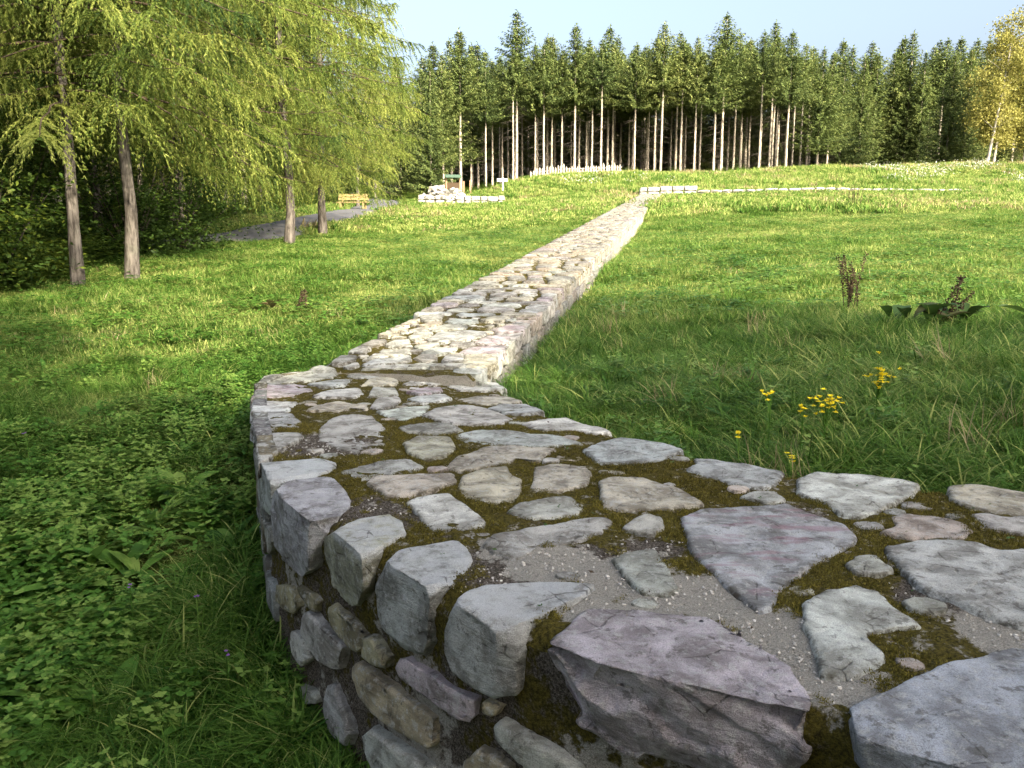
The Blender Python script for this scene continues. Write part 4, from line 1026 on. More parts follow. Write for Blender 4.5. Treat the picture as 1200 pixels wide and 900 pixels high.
def behind_label(x, y, fr):
    a = x/y; k = sum(1 for q in fr if q[0]/q[1] < a)
    if k == 0: t = 'shaded spruce seen just left of the first sunlit front-row stem'
    elif k >= len(fr): t = 'shaded spruce seen just right of the last sunlit front-row stem'
    else: t = 'shaded spruce seen between the %s and %s sunlit front stems' % (ORD[k-1], ORD[k])
    USED[t] = USED.get(t, 0)+1
    return t if USED[t] == 1 else t+', %s there' % ORD[USED[t]-1]
USED = {}
def build_spruce_wood():
    rnd = random.Random(77)
    fr = sorted([q for q in FRONT_SPRUCE if q[1] < 83], key=lambda q: q[0]/q[1])
    bk = [q for q in FRONT_SPRUCE if q[1] >= 83]
    for i, (x, y, zt) in enumerate(fr):
        z = gz(x, y)-.1; H = zt-z; v = 't%d' % (i % 4)
        s = H/SP_H
        w = rnd.uniform(.92, 1.12)
        lab = 'bare-stemmed spruce, %s from the left in the sunlit front row behind the meadow' % ORD[i]
        if abs(x-.4) < .01: lab = 'tallest bare-stemmed spruce at the left end of the sunlit front row'
        put_tree('spruce_tree', list(zip(('trunk', 'dead_branches', 'crown'), SPR[v])), (x, y, z), rnd.uniform(0, 6.28), (s*w, s*w, s), lab, 'tree', 'spruces in the front row of the far wood')
    for i, (x, y, zt) in enumerate(bk):
        z = gz(x, y)-.1; s = (zt-z)/SP_H
        put_tree('spruce_tree', list(zip(('trunk', 'dead_branches', 'crown'), SPR['t%d' % (i % 4)])), (x, y, z), rnd.uniform(0, 6.28), (s, s, s),
                 behind_label(x, y, fr), 'tree', 'spruces behind the front row')
    for i in range(26):
        x = -3+i*1.3+rnd.uniform(-.5, .5); y = rnd.uniform(85, 95); x *= y/86
        z = gz(x, y)-.1; s = rnd.uniform(13.0, 15.5)/SP_H
        put_tree('spruce_tree', list(zip(('trunk', 'dead_branches', 'crown'), SPR['t%d' % (i % 4)])), (x, y, z), rnd.uniform(0, 6.28), (s, s, s), behind_label(x, y, fr), 'tree', 'spruces behind the front row')
    # spruces green nearly to the ground at the left end of the wood
    for i, (x, y, zt, v, lab) in enumerate([(-6.8, 70, 16.2, 'f0', 'spruce with branches down to the ground above the heap of white rubble'),
             (-6.1, 74, 17.7, 'm1', 'mid-height spruce behind the lowest-branched one at the left end of the wood'),
             (-5.8, 80, 20.3, 'm0', 'tall pointed spruce at the left end of the wood, green halfway down'),
             (-4.2, 86, 19.7, 'm1', 'spruce half hidden between the left end spruces and the bare stems'),
             (-8.6, 80, 17.2, 'f1', 'spruce just right of the bright larch, farthest left in the far wood'),
             (-9.6, 72, 14.5, 'f0', 'small spruce behind the drooping right-hand larch boughs')]):
        z = gz(x, y)-.1; s = (zt-z)/SP_H
        put_tree('spruce_tree', list(zip(('trunk', 'dead_branches', 'crown'), SPR[v])), (x, y, z), i*1.3, (s, s, s), lab, 'tree', 'green spruces at the left end of the wood')
    # right-hand end: green to the ground
    for i, (x, y, zt, v, w, lab) in enumerate([(28.8, 79, 19.3, 'm0', 1.15, 'sunlit spruce with low green boughs at the right end of the bare-stemmed row'),
             (31.2, 83, 19.6, 'm1', 1.1, 'spruce green to half height right of the bare-stemmed row'),
             (33.6, 86, 19.8, 'f1', 1.1, 'dark spruce left of the shaded gap in the wood'),
             (38.0, 92, 21.4, 'f0', 1.0, 'spruce standing in the shaded gap, left one'), (41.2, 96, 22.3, 'f1', 1.0, 'spruce standing in the shaded gap, middle one'),
             (44.9, 100, 23.6, 'f0', 1.0, 'distant spruce tip above the shaded gap'), (46.0, 95, 22.4, 'f1', 1.0, 'spruce standing in the shaded gap, right one'),
             (40.4, 78, 18.6, 'f0', 1.15, 'broad sunlit spruce with layered boughs left of the yellow birch'),
             (43.6, 81, 19.6, 'f1', 1.1, 'tall dark spruce directly left of the yellow birch'),
             (47.5, 88, 21.3, 'f0', 1.0, 'spruce behind the yellow birch, left one'), (52.0, 90, 22.0, 'f1', 1.0, 'spruce behind the yellow birch, right one'), (56, 86, 20.5, 'f0', 1.0, 'spruce at the right edge behind the birch')]):
        z = gz(x, y)-.1; s = (zt-z)/SP_H
        put_tree('spruce_tree', list(zip(('trunk', 'dead_branches', 'crown'), SPR[v])), (x, y, z), i*1.7, (s*w, s*w, s), lab, 'tree', 'green spruces at the right end of the wood')
    # deep rows: dark stems and crowns you only glimpse between the others
    nn = 0
    for yy in (97, 103, 109, 116):
        x = -16+rnd.uniform(0, 2)
        while x < 66:
            z = gz(x, yy)-.1; Hh = rnd.uniform(15.0, 17.5)
            put_tree('spruce_tree', list(zip(('trunk', 'dead_branches', 'crown'), SPR[rnd.choice(['t0', 't1', 'm0', 't3'] if yy < 105 else ['m0', 'm1', 'f1'])])), (x, yy+rnd.uniform(-2, 2), z), rnd.uniform(0, 6.28), (Hh/SP_H*1.15, Hh/SP_H*1.15, Hh/SP_H),
                     'shaded spruce deep in the far wood, glimpsed between the front stems', 'tree', 'spruces deep in the far wood')
            x += rnd.uniform(2.6, 4.4) if yy < 105 else rnd.uniform(3.2, 5.0); nn += 1
build_spruce_wood()

def far_wood():
    """the rest of the wood: one dense mass of boughs behind the trees one can tell apart"""
    rng = np.random.default_rng(5)
    fo = MB()
    n = 60000
    x = rng.uniform(-40, 100, n); d = rng.uniform(0, 9, n)
    y = 119+d+np.interp(x, [-40, -10, 60, 100], [-18, 0, 0, -25])
    h = rng.uniform(0, 1, n)**0.9*(10.5+2.2*fbm(np.c_[x, y*0], .35, 3, 2))
    z = ground_z(x, y)+h
    C = np.c_[x, y, z]
    D = unit(rng.normal(size=(n, 3))*.5+np.array((0, -.5, -.6))); S = unit(np.cross(D, randvec(rng, n)))
    blades(fo, C, D, S, rng.uniform(.6, 1.3, n), rng.uniform(.25, .5, n), rng.uniform(.1, .6, n), True)
    o = fo.build('woodland', M['spruce'], None, False); tag(o, kind='stuff')
    o['label'] = 'dark mass of conifers closing the view behind the spruce stems'; o['category'] = 'wood'
far_wood()

def larch_meshes(seed, H, base, R, trunk_r, fine=1.0, thin_top=0.55):
    rng = np.random.default_rng(seed)
    tr = MB(); n = 16; hz = np.linspace(0, H, n)
    bend = np.cumsum(rng.normal(0, .03, (n, 2)), axis=0); bend[0] = 0
    pts = np.c_[bend, hz]; pts[0, 2] = -.3
    rad = trunk_r*(1-hz/H)**.75+.015; rad[0] *= 1.45; rad[1] *= 1.04
    tr.tube(pts, rad, 10)
    lb = MB(); fo = MB()
    z = base; ga = rng.uniform(0, 6.28)
    up = np.array((0, 0, 1.))
    while z < H*.97:
        t = (z-base)/(H-base)
        ltint = rng.normal(0, .20)
        L = R*(1-t)**.62*(0.62+0.38*min(1, t/.15))*rng.uniform(.62, 1.15)+.3
        a = ga; ga += 2.4+rng.uniform(-.35, .35)
        out = np.array((math.cos(a), math.sin(a), 0)); sd = np.array((-math.sin(a), math.cos(a), 0))
        b = np.array([np.interp(z, hz, pts[:, 0]), np.interp(z, hz, pts[:, 1]), z])
        m = 9; s = np.linspace(0, 1, m)
        sl = rng.uniform(-.02, .28); dr = rng.uniform(.40, .72)*(1-.5*t)
        wob = np.cumsum(rng.normal(0, .03, m))
        P = b+out*(s*L)[:, None]+up*((sl*s-dr*s**1.8+.16*s**5)*L)[:, None]+sd*(wob*L)[:, None]
        lb.tube(P, np.linspace(.006+.006*L, .004, m), 4, cap=False)
        step = (.105 if z < H*thin_top else .22)/fine
        k = max(3, int(L/step))
        q = np.sort(rng.uniform(.03, 1.0, k))
        for sgn in (-1, 1):
            # hanging twigs: start on the limb, swing out sideways, then hang
            B = np.stack([np.interp(q, s, P[:, c]) for c in range(3)], -1)
            tl = rng.uniform(.25, 1.40, k)*(0.45+.55*np.sin(np.pi*np.clip(q*.85+.1, 0, 1)))*(1-.35*t)
            dirh = unit(sd*sgn*rng.uniform(.35, 1.0, k)[:, None]+out*rng.uniform(.1, .9, k)[:, None])
            ns = 13 if z < H*thin_top else 7
            u = (np.arange(ns)+.5)/ns
            bow = rng.uniform(.35, 1.25, k)
            hh = 0.80*u[None]-.20*u[None]**2
            vv = -(0.07*u[None]+.84*u[None]**1.5)*bow[:, None]
            C = B[:, None]+dirh[:, None]*(hh*tl[:, None])[..., None]+up*(vv*tl[:, None])[..., None]
            T = np.gradient(C, axis=1); T = unit(T)
            C = C.reshape(-1, 3); T = T.reshape(-1, 3); N_ = len(C)
            for rep in range(3):
                D = unit(T*1.0+randvec(rng, N_)*.55)
                S = unit(np.cross(D, randvec(rng, N_)))
                tb = np.repeat(rng.normal(.5, .16, k)+ltint, ns)+rng.normal(0, .12, N_)
                ln = rng.uniform(.04, .085, N_)*(1.0 if z < H*thin_top else 1.8)
                blades(fo, C+randvec(rng, N_)*.008, D, S, ln, rng.uniform(.013, .022, N_)*(1.0 if z < H*thin_top else 1.8), np.clip(tb, 0, 1))
        z += rng.uniform(.070, .125)*(1 if z < H*thin_top else 1.4)
    return tr.mesh('trunk', M['larch_bark']), lb.mesh('limbs', M['twig']), fo.mesh('needles', M['larch'], False)

def build_larches():
    A = larch_meshes(1, 17, 3.0, 4.3, .078, 1.3)
    B = larch_meshes(2, 18, 3.1, 4.3, .085, 1.3)
    C = larch_meshes(3, 16, 2.5, 4.2, .12, 1.3)
    D = larch_meshes(4, 17, 1.9, 4.6, .12, 1.3)
    spots = [(A, -7.45, 14.0, 0.3, 1.0, 'dark-stemmed larch nearest the camera at the left edge of the meadow'),
             (B, -7.0, 15.0, 2.1, 1.05, 'grey-stemmed larch close right of the dark-stemmed one at the meadow edge'),
             (C, -6.8, 25.0, 1.0, 1.0, 'sunlit larch with a pale scarred stem between the meadow and the lane'),
             (D, -7.1, 31.0, 3.9, 1.05, 'bright larch with boughs sweeping to the grass, rightmost of the larches'),
             (A, -9.2, 49.5, 0.8, 1.0, 'larch beyond the lane beside the yellow bench'),
             (B, -10.2, 20.5, 4.4, 1.1, 'larch behind the two nearest larches, its stem hidden by the leafy bush'),
             (A, -11.5, 28.0, 5.2, 1.05, 'larch on the far side of the lane behind the sunlit one'),
             (B, -12.5, 37.0, 1.9, 1.1, 'larch beyond the bend of the lane, deep in the gap'),
             (A, -9.6, 18.0, 1.9, 1.0, 'larch between the two nearest larches and the sunlit one, stem in deep shade'),
             (D, -9.0, 22.5, 5.0, 1.05, 'larch whose boughs hang over the dark bush beside the lane'),
             (C, -11.4, 12.0, 2.7, 1.15, 'larch at the left picture edge with boughs over the dark thicket')]
    for (m, x, y, rz, s, lab) in spots:
        put_tree('larch_tree', list(zip(('trunk', 'limbs', 'needles'), m)), (x, y, gz(x, y)-.05), rz, (s, s, s), lab, 'tree', 'larches along the meadow edge')
build_larches()

def bush_meshes(seed, h, r, n, leaf, mat):
    rng = np.random.default_rng(seed)
    st = MB(); fo = MB()
    tips = []
    for i in range(14):
        a = rng.uniform(0, 6.28); rr = r*rng.uniform(.2, .8); hh = h*rng.uniform(.5, 1.0)
        P = np.array([(0, 0, -.1), (math.cos(a)*rr*.35, math.sin(a)*rr*.35, hh*.45), (math.cos(a)*rr, math.sin(a)*rr, hh)])
        P = spline(P, 6); st.tube(P, np.linspace(.03, .006, 6), 5, cap=False)
        for k in range(9): tips.append(P[rng.integers(1, 6)]+rng.normal(0, 1, 3)*np.array((r*.28, r*.28, h*.12)))
    tips = np.array(tips); tips[:, 2] = np.clip(tips[:, 2], .08*h, None)
    # leaves in tiers of flat sprays
    c = tips[rng.integers(0, len(tips), n)]
    off = rng.normal(0, 1, (n, 3))*np.array((.26, .26, .07))*min(1.2, r*.7)
    C = c+off
    D = unit(np.c_[rng.normal(size=(n, 2)), rng.normal(-.25, .25, n)])
    S = unit(np.cross(D, np.array((0, 0, 1.))+rng.normal(0, .45, (n, 3))))
    blades(fo, C, D, S, leaf*rng.uniform(.7, 1.3, n), leaf*.62*rng.uniform(.8, 1.2, n), np.clip(rng.normal(.42, .22, n), 0, 1), True)
    return st.mesh('stems', M['dark_bark']), fo.mesh('leaves', mat, False)
def build_left_wood():
    b1 = bush_meshes(11, 3.4, 1.9, 6500, .105, M['dark_leaf']); b2 = bush_meshes(12, 2.2, 1.6, 5200, .095, M['dark_leaf']); b3 = bush_meshes(13, 5.5, 2.4, 7500, .13, M['dark_leaf'])
    for m, x, y, rz, s, lab in [(b1, -8.6, 18.6, 0, 1.0, 'large dark leafy bush with lit twigs between the grey-stemmed larch and the lane'),
                                (b2, -8.7, 13.6, 1, 1.0, 'dark leafy bush at the foot of the dark-stemmed larch'),
                                (b2, -9.7, 12.6, 4, 1.15, 'low leafy bush in the left bottom corner of the wood edge'),
                                (b1, -9.9, 16.2, 2, .9, 'dark leafy bush in shade between the two nearest larch stems'),
                                (b3, -11.8, 14.6, 3, 1.0, 'young beech with yellow-green top behind the dark-stemmed larch'),
                                (b3, -12.5, 20.5, 5, 1.1, 'young beech in shade behind the bushes'),
                                (b2, -8.3, 20.6, 5, 1.0, 'leafy bush reaching toward the lane right of the big dark bush'),
                                (b3, -14.5, 17.5, 1, 1.1, 'young beech deep in the left wood'),
                                (b1, -13.4, 27, 1, 1.0, 'bush on the far verge of the lane'),
                                (b2, -12.6, 31, 2, 1.1, 'bush beyond the lane under the larches'),
                                (b1, -13.2, 36, 4, 1.1, 'bush beyond the lane farther back'),
                                (b1, -12.5, 45, 4, 1.0, 'bush behind the bench')]:
        put_tree('leafy_bush', list(zip(('stems', 'leaves'), m)), (x, y, gz(x, y)-.05), rz, (s, s, s), lab, 'bush', 'bushes under the left-hand trees')
    rnd = random.Random(3)
    lights = [(-14.2, 19.8, 'sun-flecked pale stem at the left picture edge'), (-13.2, 20.8, 'sun-flecked stem second from the left edge'), (-12.9, 21.8, 'thin shaded stem beside the sun-flecked ones')]
    for x, y, lab in lights:
        s = rnd.uniform(1.15, 1.3)
        put_tree('spruce_tree', list(zip(('trunk', 'dead_branches', 'crown'), SPR['t%d' % rnd.randrange(4)])), (x, y, gz(x, y)-.1), rnd.uniform(0, 6), (s, s, s), 'spruce with a '+lab, 'tree', 'spruce stems in the left wood')
    k = 0
    for i in range(70):
        y = rnd.uniform(10, 64); ex = np.interp(y, [10, 16, 22, 26, 32, 44, 64], [-13, -12, -13.5, -15.5, -14.5, -14, -13])
        x = ex-rnd.uniform(0, 16)
        s = rnd.uniform(1.0, 1.35); v = rnd.choice(['t0', 't1', 't2', 't3', 'm0', 'm1', 'm1', 'f1'])
        if x > -18 and y < 20: v = rnd.choice(['t0', 't1', 't3'])
        if min(np.hypot(ROADC[:, 0]-x, ROADC[:, 1]-y)) < 2.6: continue
        put_tree('spruce_tree', list(zip(('trunk', 'dead_branches', 'crown'), SPR[v])), (x, y, gz(x, y)-.1), rnd.uniform(0, 6.28), (s, s, s),
                 'dark spruce in the shade of the left-hand wood behind the larches', 'tree', 'spruces inside the left wood')
    # closing mass behind
    rng = np.random.default_rng(15); fo = MB(); n = 30000
    y = rng.uniform(4, 75, n); x = np.interp(y, [4, 30, 75], [-30, -33, -27])-rng.uniform(0, 6, n); z = ground_z(x, y)+rng.uniform(0, 1, n)*14
    D = unit(rng.normal(size=(n, 3))*.6+np.array((.4, -.1, -.5))); S = unit(np.cross(D, randvec(rng, n)))
    blades(fo, np.c_[x, y, z], D, S, rng.uniform(.6, 1.2, n), rng.uniform(.3, .55, n), rng.uniform(.05, .55, n), True)
    o = fo.build('woodland', M['spruce'], None, False); tag(o, 'dark mass of trees closing the left-hand wood', 'wood', None, 'stuff')
build_left_wood()

def build_birch():
    rng = np.random.default_rng(9)
    def one(seed, lean, H, n):
        rng = np.random.default_rng(seed); tr = MB(); fo = MB()
        P = spline(np.array([(0, 0, -.2), (lean*.28, 0, H*.3), (lean*.62, .2, H*.62), (lean*.8, .2, H)]), 12)
        tr.tube(P, np.linspace(.14, .02, 12), 7)
        for i in range(26):
            j = rng.integers(3, 11); a = rng.uniform(0, 6.28); L = rng.uniform(.8, 2.4)
            d = np.array((math.cos(a), math.sin(a), .7))
            tr.tube([P[j], P[j]+d*L*.5, P[j]+d*L*.9+np.array((0, 0, -.1))], [.035, .02, .008], 4, cap=False)
        cl = []
        for i in range(60):
            h = rng.uniform(.20, 1.0)*H; rr = 3.0*math.sin(math.pi*min(1, (h/H-.16)/.92))**.7*rng.uniform(.2, 1); a = rng.uniform(0, 6.28)
            cl.append((np.interp(h, P[:, 2], P[:, 0])+math.cos(a)*rr, math.sin(a)*rr, h))
        cl = np.array(cl); C = cl[rng.integers(0, 60, n)]+rng.normal(0, 1, (n, 3))*np.array((.38, .38, .34))
        D = unit(rng.normal(size=(n, 3))+np.array((0, 0, -.5))); S = unit(np.cross(D, randvec(rng, n)))
        blades(fo, C, D, S, rng.uniform(.13, .24, n), rng.uniform(.10, .17, n), np.clip(rng.normal(.5, .22, n), 0, 1), True)
        return tr.mesh('trunk', M['birch_bark']), fo.mesh('leaves', M['birch_leaf'], False)
    for seed, x, y, lean, H, lab in ((1, 40.8, 72, 1.7, 12.4, 'yellow-leaved birch with a pale leaning stem at the right edge of the wood'),
                                     (2, 42.2, 73.5, 1.1, 11.6, 'second yellowing birch with a thinner leaning stem at the right picture edge'),
                                     (3, 45.2, 74, .6, 11.5, 'orange-tinged birch at the very right edge of the picture')):
        m = one(seed, lean, H, 9000)
        put_tree('birch_tree', list(zip(('trunk', 'leaves'), m)), (x, y, gz(x, y)-.1), 0, (1, 1, 1), lab, 'tree', 'birches at the right end of the wood')
build_birch()

def build_shade_trees():
    """the trees behind the photographer whose shade lies over the foreground"""
    a_ = np.array((-math.sin(R_(SUN_AZ)), -math.cos(R_(SUN_AZ)))); b_ = np.array((-a_[1], a_[0]))*-1
    tanE = math.tan(R_(SUN_EL))
    def crown(seed, H, r, n):
        rng = np.random.default_rng(seed); tr = MB(); fo = MB()
        tr.tube(np.array([(0, 0, -.3), (0, 0, H*.5), (.1, .1, H*.95)]), [.28, .18, .03], 8)
        k = 90; h = rng.uniform(.10, 1.0, k)
        rr = r*np.clip((1.06-h)*3.2, .15, 1)**.6*np.sqrt(rng.uniform(0, 1, k)); aa = rng.uniform(0, 6.28, k)
        cl = np.c_[np.cos(aa)*rr, np.sin(aa)*rr, h*H]
        C = cl[rng.integers(0, k, n)]+rng.normal(0, 1, (n, 3))*np.array((.55, .55, .5))*r/3
        D = unit(rng.normal(size=(n, 3))+np.array((0, 0, -.4))); S = unit(np.cross(D, randvec(rng, n)))
        blades(fo, C, D, S, rng.uniform(.3, .55, n), rng.uniform(.2, .34, n), rng.uniform(.2, .8, n), True)
        return tr.mesh('trunk', M['dark_bark']), fo.mesh('crown', M['dark_leaf'], False)
    for i, (b, tip, L, r) in enumerate(SHADE):
        xy = a_*(tip-L)+b_*b
        z = gz(*xy); zt = .9+L*tanE
        m = crown(300+i, zt-z, r, 9000)
        put_tree('broadleaf_tree', list(zip(('trunk', 'crown'), m)), (xy[0], xy[1], z), 0, (1, 1, 1),
                 'broadleaf tree behind the photographer casting shade on the foreground wall', 'tree', 'trees casting shade from behind the viewpoint')
#         across, reach of the shadow tip, how far back, crown radius
SHADE = [(5.3, 10.0, 27, 1.6), (6.6, 8.8, 25, 1.5), (2.3, 4.6, 24, 1.5), (7.3, 3.0, 24, 1.5), (-1.5, 33, 46, 2.4), (-4.2, 31, 42, 2.8), (-7.6, 26, 42, 3.0), (-11, 25, 40, 3.2),
         (5.2, 3.0, 20, 2.4), (1.5, 2.0, 20, 2.4), (-15, 25, 40, 3.2), (.2, 4.6, 26, 1.6)]
build_shade_trees()

# ------------------------------------------------------------------ grass and herbs (uncountable ground cover)
SRC = bpy.data.collections.new('grass sources')        # the little meshes the ground cover is made of; not linked to the scene
def source(name, me):
    o = bpy.data.objects.new(name, me); return o
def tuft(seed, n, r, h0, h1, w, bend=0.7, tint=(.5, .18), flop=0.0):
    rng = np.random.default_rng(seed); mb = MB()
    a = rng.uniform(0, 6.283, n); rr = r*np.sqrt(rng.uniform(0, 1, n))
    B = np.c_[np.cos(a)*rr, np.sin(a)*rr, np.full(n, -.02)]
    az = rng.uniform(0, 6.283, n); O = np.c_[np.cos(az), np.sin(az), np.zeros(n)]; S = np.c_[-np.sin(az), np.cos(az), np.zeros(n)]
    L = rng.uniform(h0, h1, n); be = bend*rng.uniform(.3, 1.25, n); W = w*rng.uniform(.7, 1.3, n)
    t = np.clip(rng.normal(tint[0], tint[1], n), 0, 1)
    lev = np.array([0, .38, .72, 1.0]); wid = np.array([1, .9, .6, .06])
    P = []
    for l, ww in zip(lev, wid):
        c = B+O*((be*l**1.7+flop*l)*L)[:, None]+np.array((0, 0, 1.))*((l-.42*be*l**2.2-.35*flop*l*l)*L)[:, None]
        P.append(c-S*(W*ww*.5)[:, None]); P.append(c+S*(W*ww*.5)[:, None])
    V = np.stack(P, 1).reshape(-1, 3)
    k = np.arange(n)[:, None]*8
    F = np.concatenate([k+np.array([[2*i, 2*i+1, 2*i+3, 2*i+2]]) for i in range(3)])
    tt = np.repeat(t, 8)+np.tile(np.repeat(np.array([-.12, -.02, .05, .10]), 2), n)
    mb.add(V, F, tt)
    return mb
def herb_patch(seed, n, r, h, leaf, mode, broad=.30):
    rng = np.random.default_rng(seed); mb = MB()
    if mode == 'clover':
        a = rng.uniform(0, 6.283, n); rr = r*np.sqrt(rng.uniform(0, 1, n)); z = h*rng.uniform(.35, 1, n)
        C = np.c_[np.cos(a)*rr, np.sin(a)*rr, z]
        t = np.clip(rng.normal(.5, .2, n), 0, 1)
        for q in range(3):
            th = rng.uniform(0, 6.28, n) if q == 0 else th+2.09
            D = unit(np.c_[np.cos(th), np.sin(th), rng.uniform(-.25, .35, n)]); S = unit(np.cross(D, np.array((0, 0, 1.))+rng.normal(0, .2, (n, 3))))
            blades(mb, C, D, S, leaf*rng.uniform(.8, 1.25, n), leaf*.85, t, True)
    elif mode == 'rosette':
        for i in range(n):
            th = rng.uniform(0, 6.28); L = leaf*rng.uniform(.7, 1.25); W = L*broad*rng.uniform(.8, 1.2)
            o = np.array((math.cos(th), math.sin(th), 0)); s = np.array((-o[1], o[0], 0)); b = o*r*.15*rng.uniform(0, 1)+np.array((rng.normal(0, r*.3), rng.normal(0, r*.3), 0))
            el = rng.uniform(.25, 1.0); lev = np.linspace(0, 1, 6); wd = np.array([.18, .55, .85, 1.0, .72, .05])
            P = []
            for l, ww in zip(lev, wd):
                c = b+o*L*l*math.cos(el*(1-.5*l))+np.array((0, 0, 1.))*L*(l*math.sin(el)-.5*l*l*math.sin(el)*.9+.02)
                up = np.array((0, 0, 1.))*W*.16*ww
                P += [c-s*W*.5*ww+up, c, c+s*W*.5*ww+up]
            F = []
            for k in range(5):
                F += [(3*k, 3*k+1, 3*k+4, 3*k+3), (3*k+1, 3*k+2, 3*k+5, 3*k+4)]
            mb.add(P, F, float(np.clip(rng.normal(.5, .2), 0, 1)))
    else:   # leafy stems such as bedstraw and nettle seedlings
        for i in range(n):
            a = rng.uniform(0, 6.28); rr = r*math.sqrt(rng.uniform(0, 1)); b = np.array((math.cos(a)*rr, math.sin(a)*rr, 0)); hh = h*rng.uniform(.5, 1.1)
            ln = np.array((rng.normal(0, .25), rng.normal(0, .25), 1))*hh
            m = 5
            for k in range(m):
                c = b+ln*(k+1)/m
                q = 4; th = rng.uniform(0, 6.28)+np.arange(q)*6.283/q
                D = unit(np.c_[np.cos(th), np.sin(th), rng.uniform(-.2, .4, q)]); S = unit(np.cross(D, np.array((0, 0, 1.))+rng.normal(0, .15, (q, 3))))
                blades(mb, np.repeat(c[None], q, 0), D, S, leaf*(1.1-.12*k)*rng.uniform(.8, 1.2, q), leaf*.5, np.clip(rng.normal(.5+.05*k, .15, q), 0, 1), True)
    return mb
def gn_scatter(name, pts, rot, scl, kind, sources, label=None):
    """a point cloud that carries instances of little source meshes"""
    col = bpy.data.collections.new(name+' pieces')
    for i, (me) in enumerate(sources):
        col.objects.link(bpy.data.objects.new('%s piece %02d' % (name, i), me))
    me = bpy.data.meshes.new(name)
    me.vertices.add(len(pts)); me.vertices.foreach_set('co', np.asarray(pts, np.float32).ravel())
    a = me.attributes.new('rot', 'FLOAT_VECTOR', 'POINT'); a.data.foreach_set('vector', np.asarray(rot, np.float32).ravel())
    a = me.attributes.new('scl', 'FLOAT_VECTOR', 'POINT'); a.data.foreach_set('vector', np.asarray(scl, np.float32).ravel())
    a = me.attributes.new('kind_id', 'INT', 'POINT'); a.data.foreach_set('value', np.asarray(kind, np.int32))
    ng = bpy.data.node_groups.new(name, 'GeometryNodeTree')
    ng.interface.new_socket('Geometry', in_out='INPUT', socket_type='NodeSocketGeometry')
    ng.interface.new_socket('Geometry', in_out='OUTPUT', socket_type='NodeSocketGeometry')
    nd = ng.nodes; gi = nd.new('NodeGroupInput'); go = nd.new('NodeGroupOutput')
    ip = nd.new('GeometryNodeInstanceOnPoints'); ci = nd.new('GeometryNodeCollectionInfo')
    ci.inputs['Collection'].default_value = col
    ci.inputs['Separate Children'].default_value = True; ci.inputs['Reset Children'].default_value = True
    ip.inputs['Pick Instance'].default_value = True
    def na(nm, ty):
        q = nd.new('GeometryNodeInputNamedAttribute'); q.data_type = ty; q.inputs['Name'].default_value = nm
        return q.outputs[0]
    er = nd.new('FunctionNodeEulerToRotation')
    L = ng.links.new
    L(gi.outputs[0], ip.inputs['Points']); L(ci.outputs[0], ip.inputs['Instance'])
    L(na('kind_id', 'INT'), ip.inputs['Instance Index']); L(na('rot', 'FLOAT_VECTOR'), er.inputs[0]); L(er.outputs[0], ip.inputs['Rotation'])
    L(na('scl', 'FLOAT_VECTOR'), ip.inputs['Scale']); L(ip.outputs[0], go.inputs[0])
    o = link(name, me); md = o.modifiers.new('scatter', 'NODES'); md.node_group = ng
    tag(o, label, None, None, 'stuff')
    return o

FOOT = np.concatenate([FRONT, np.array([plan(.3, -.04), plan(WALL_L, -.04), plan(WALL_L, WALL_W+.05), plan(0.1, WALL_W+.06)]), BACK[::-1]])
FOOT2 = np.array([plan(WALL_L+.1, -1.2), plan(WALL_L+1.2, -1.2), plan(WALL_L+1.2, 18), plan(WALL_L+.1, 18)])
def sector_points(rng, r0, r1, dens, power, half=40):
    """random points in the sector in front of the camera; density falls as (r0/r)^power"""
    R = np.linspace(r0, r1, 400); w = dens*(r0/R)**power*R*2*R_(half)
    cum = np.concatenate([[0], np.cumsum((w[1:]+w[:-1])/2*np.diff(R))]); n = int(cum[-1])
    r = np.interp(rng.uniform(0, cum[-1], n), cum, R); a = rng.uniform(-R_(half), R_(half), n)
    return r*np.sin(a), r*np.cos(a), r
def keep_off(x, y, pad=0):
    k = ~inside_poly(x, y, FOOT) & ~inside_poly(x, y, FOOT2)
    pe = across(x, y); al = along(x, y); k &= ~((al > .3) & (al < 30) & (pe > WALL_W-.1) & (pe < WALL_W+.12+.004*al))
    k &= road_dist(x, y) > 1.5
    return k
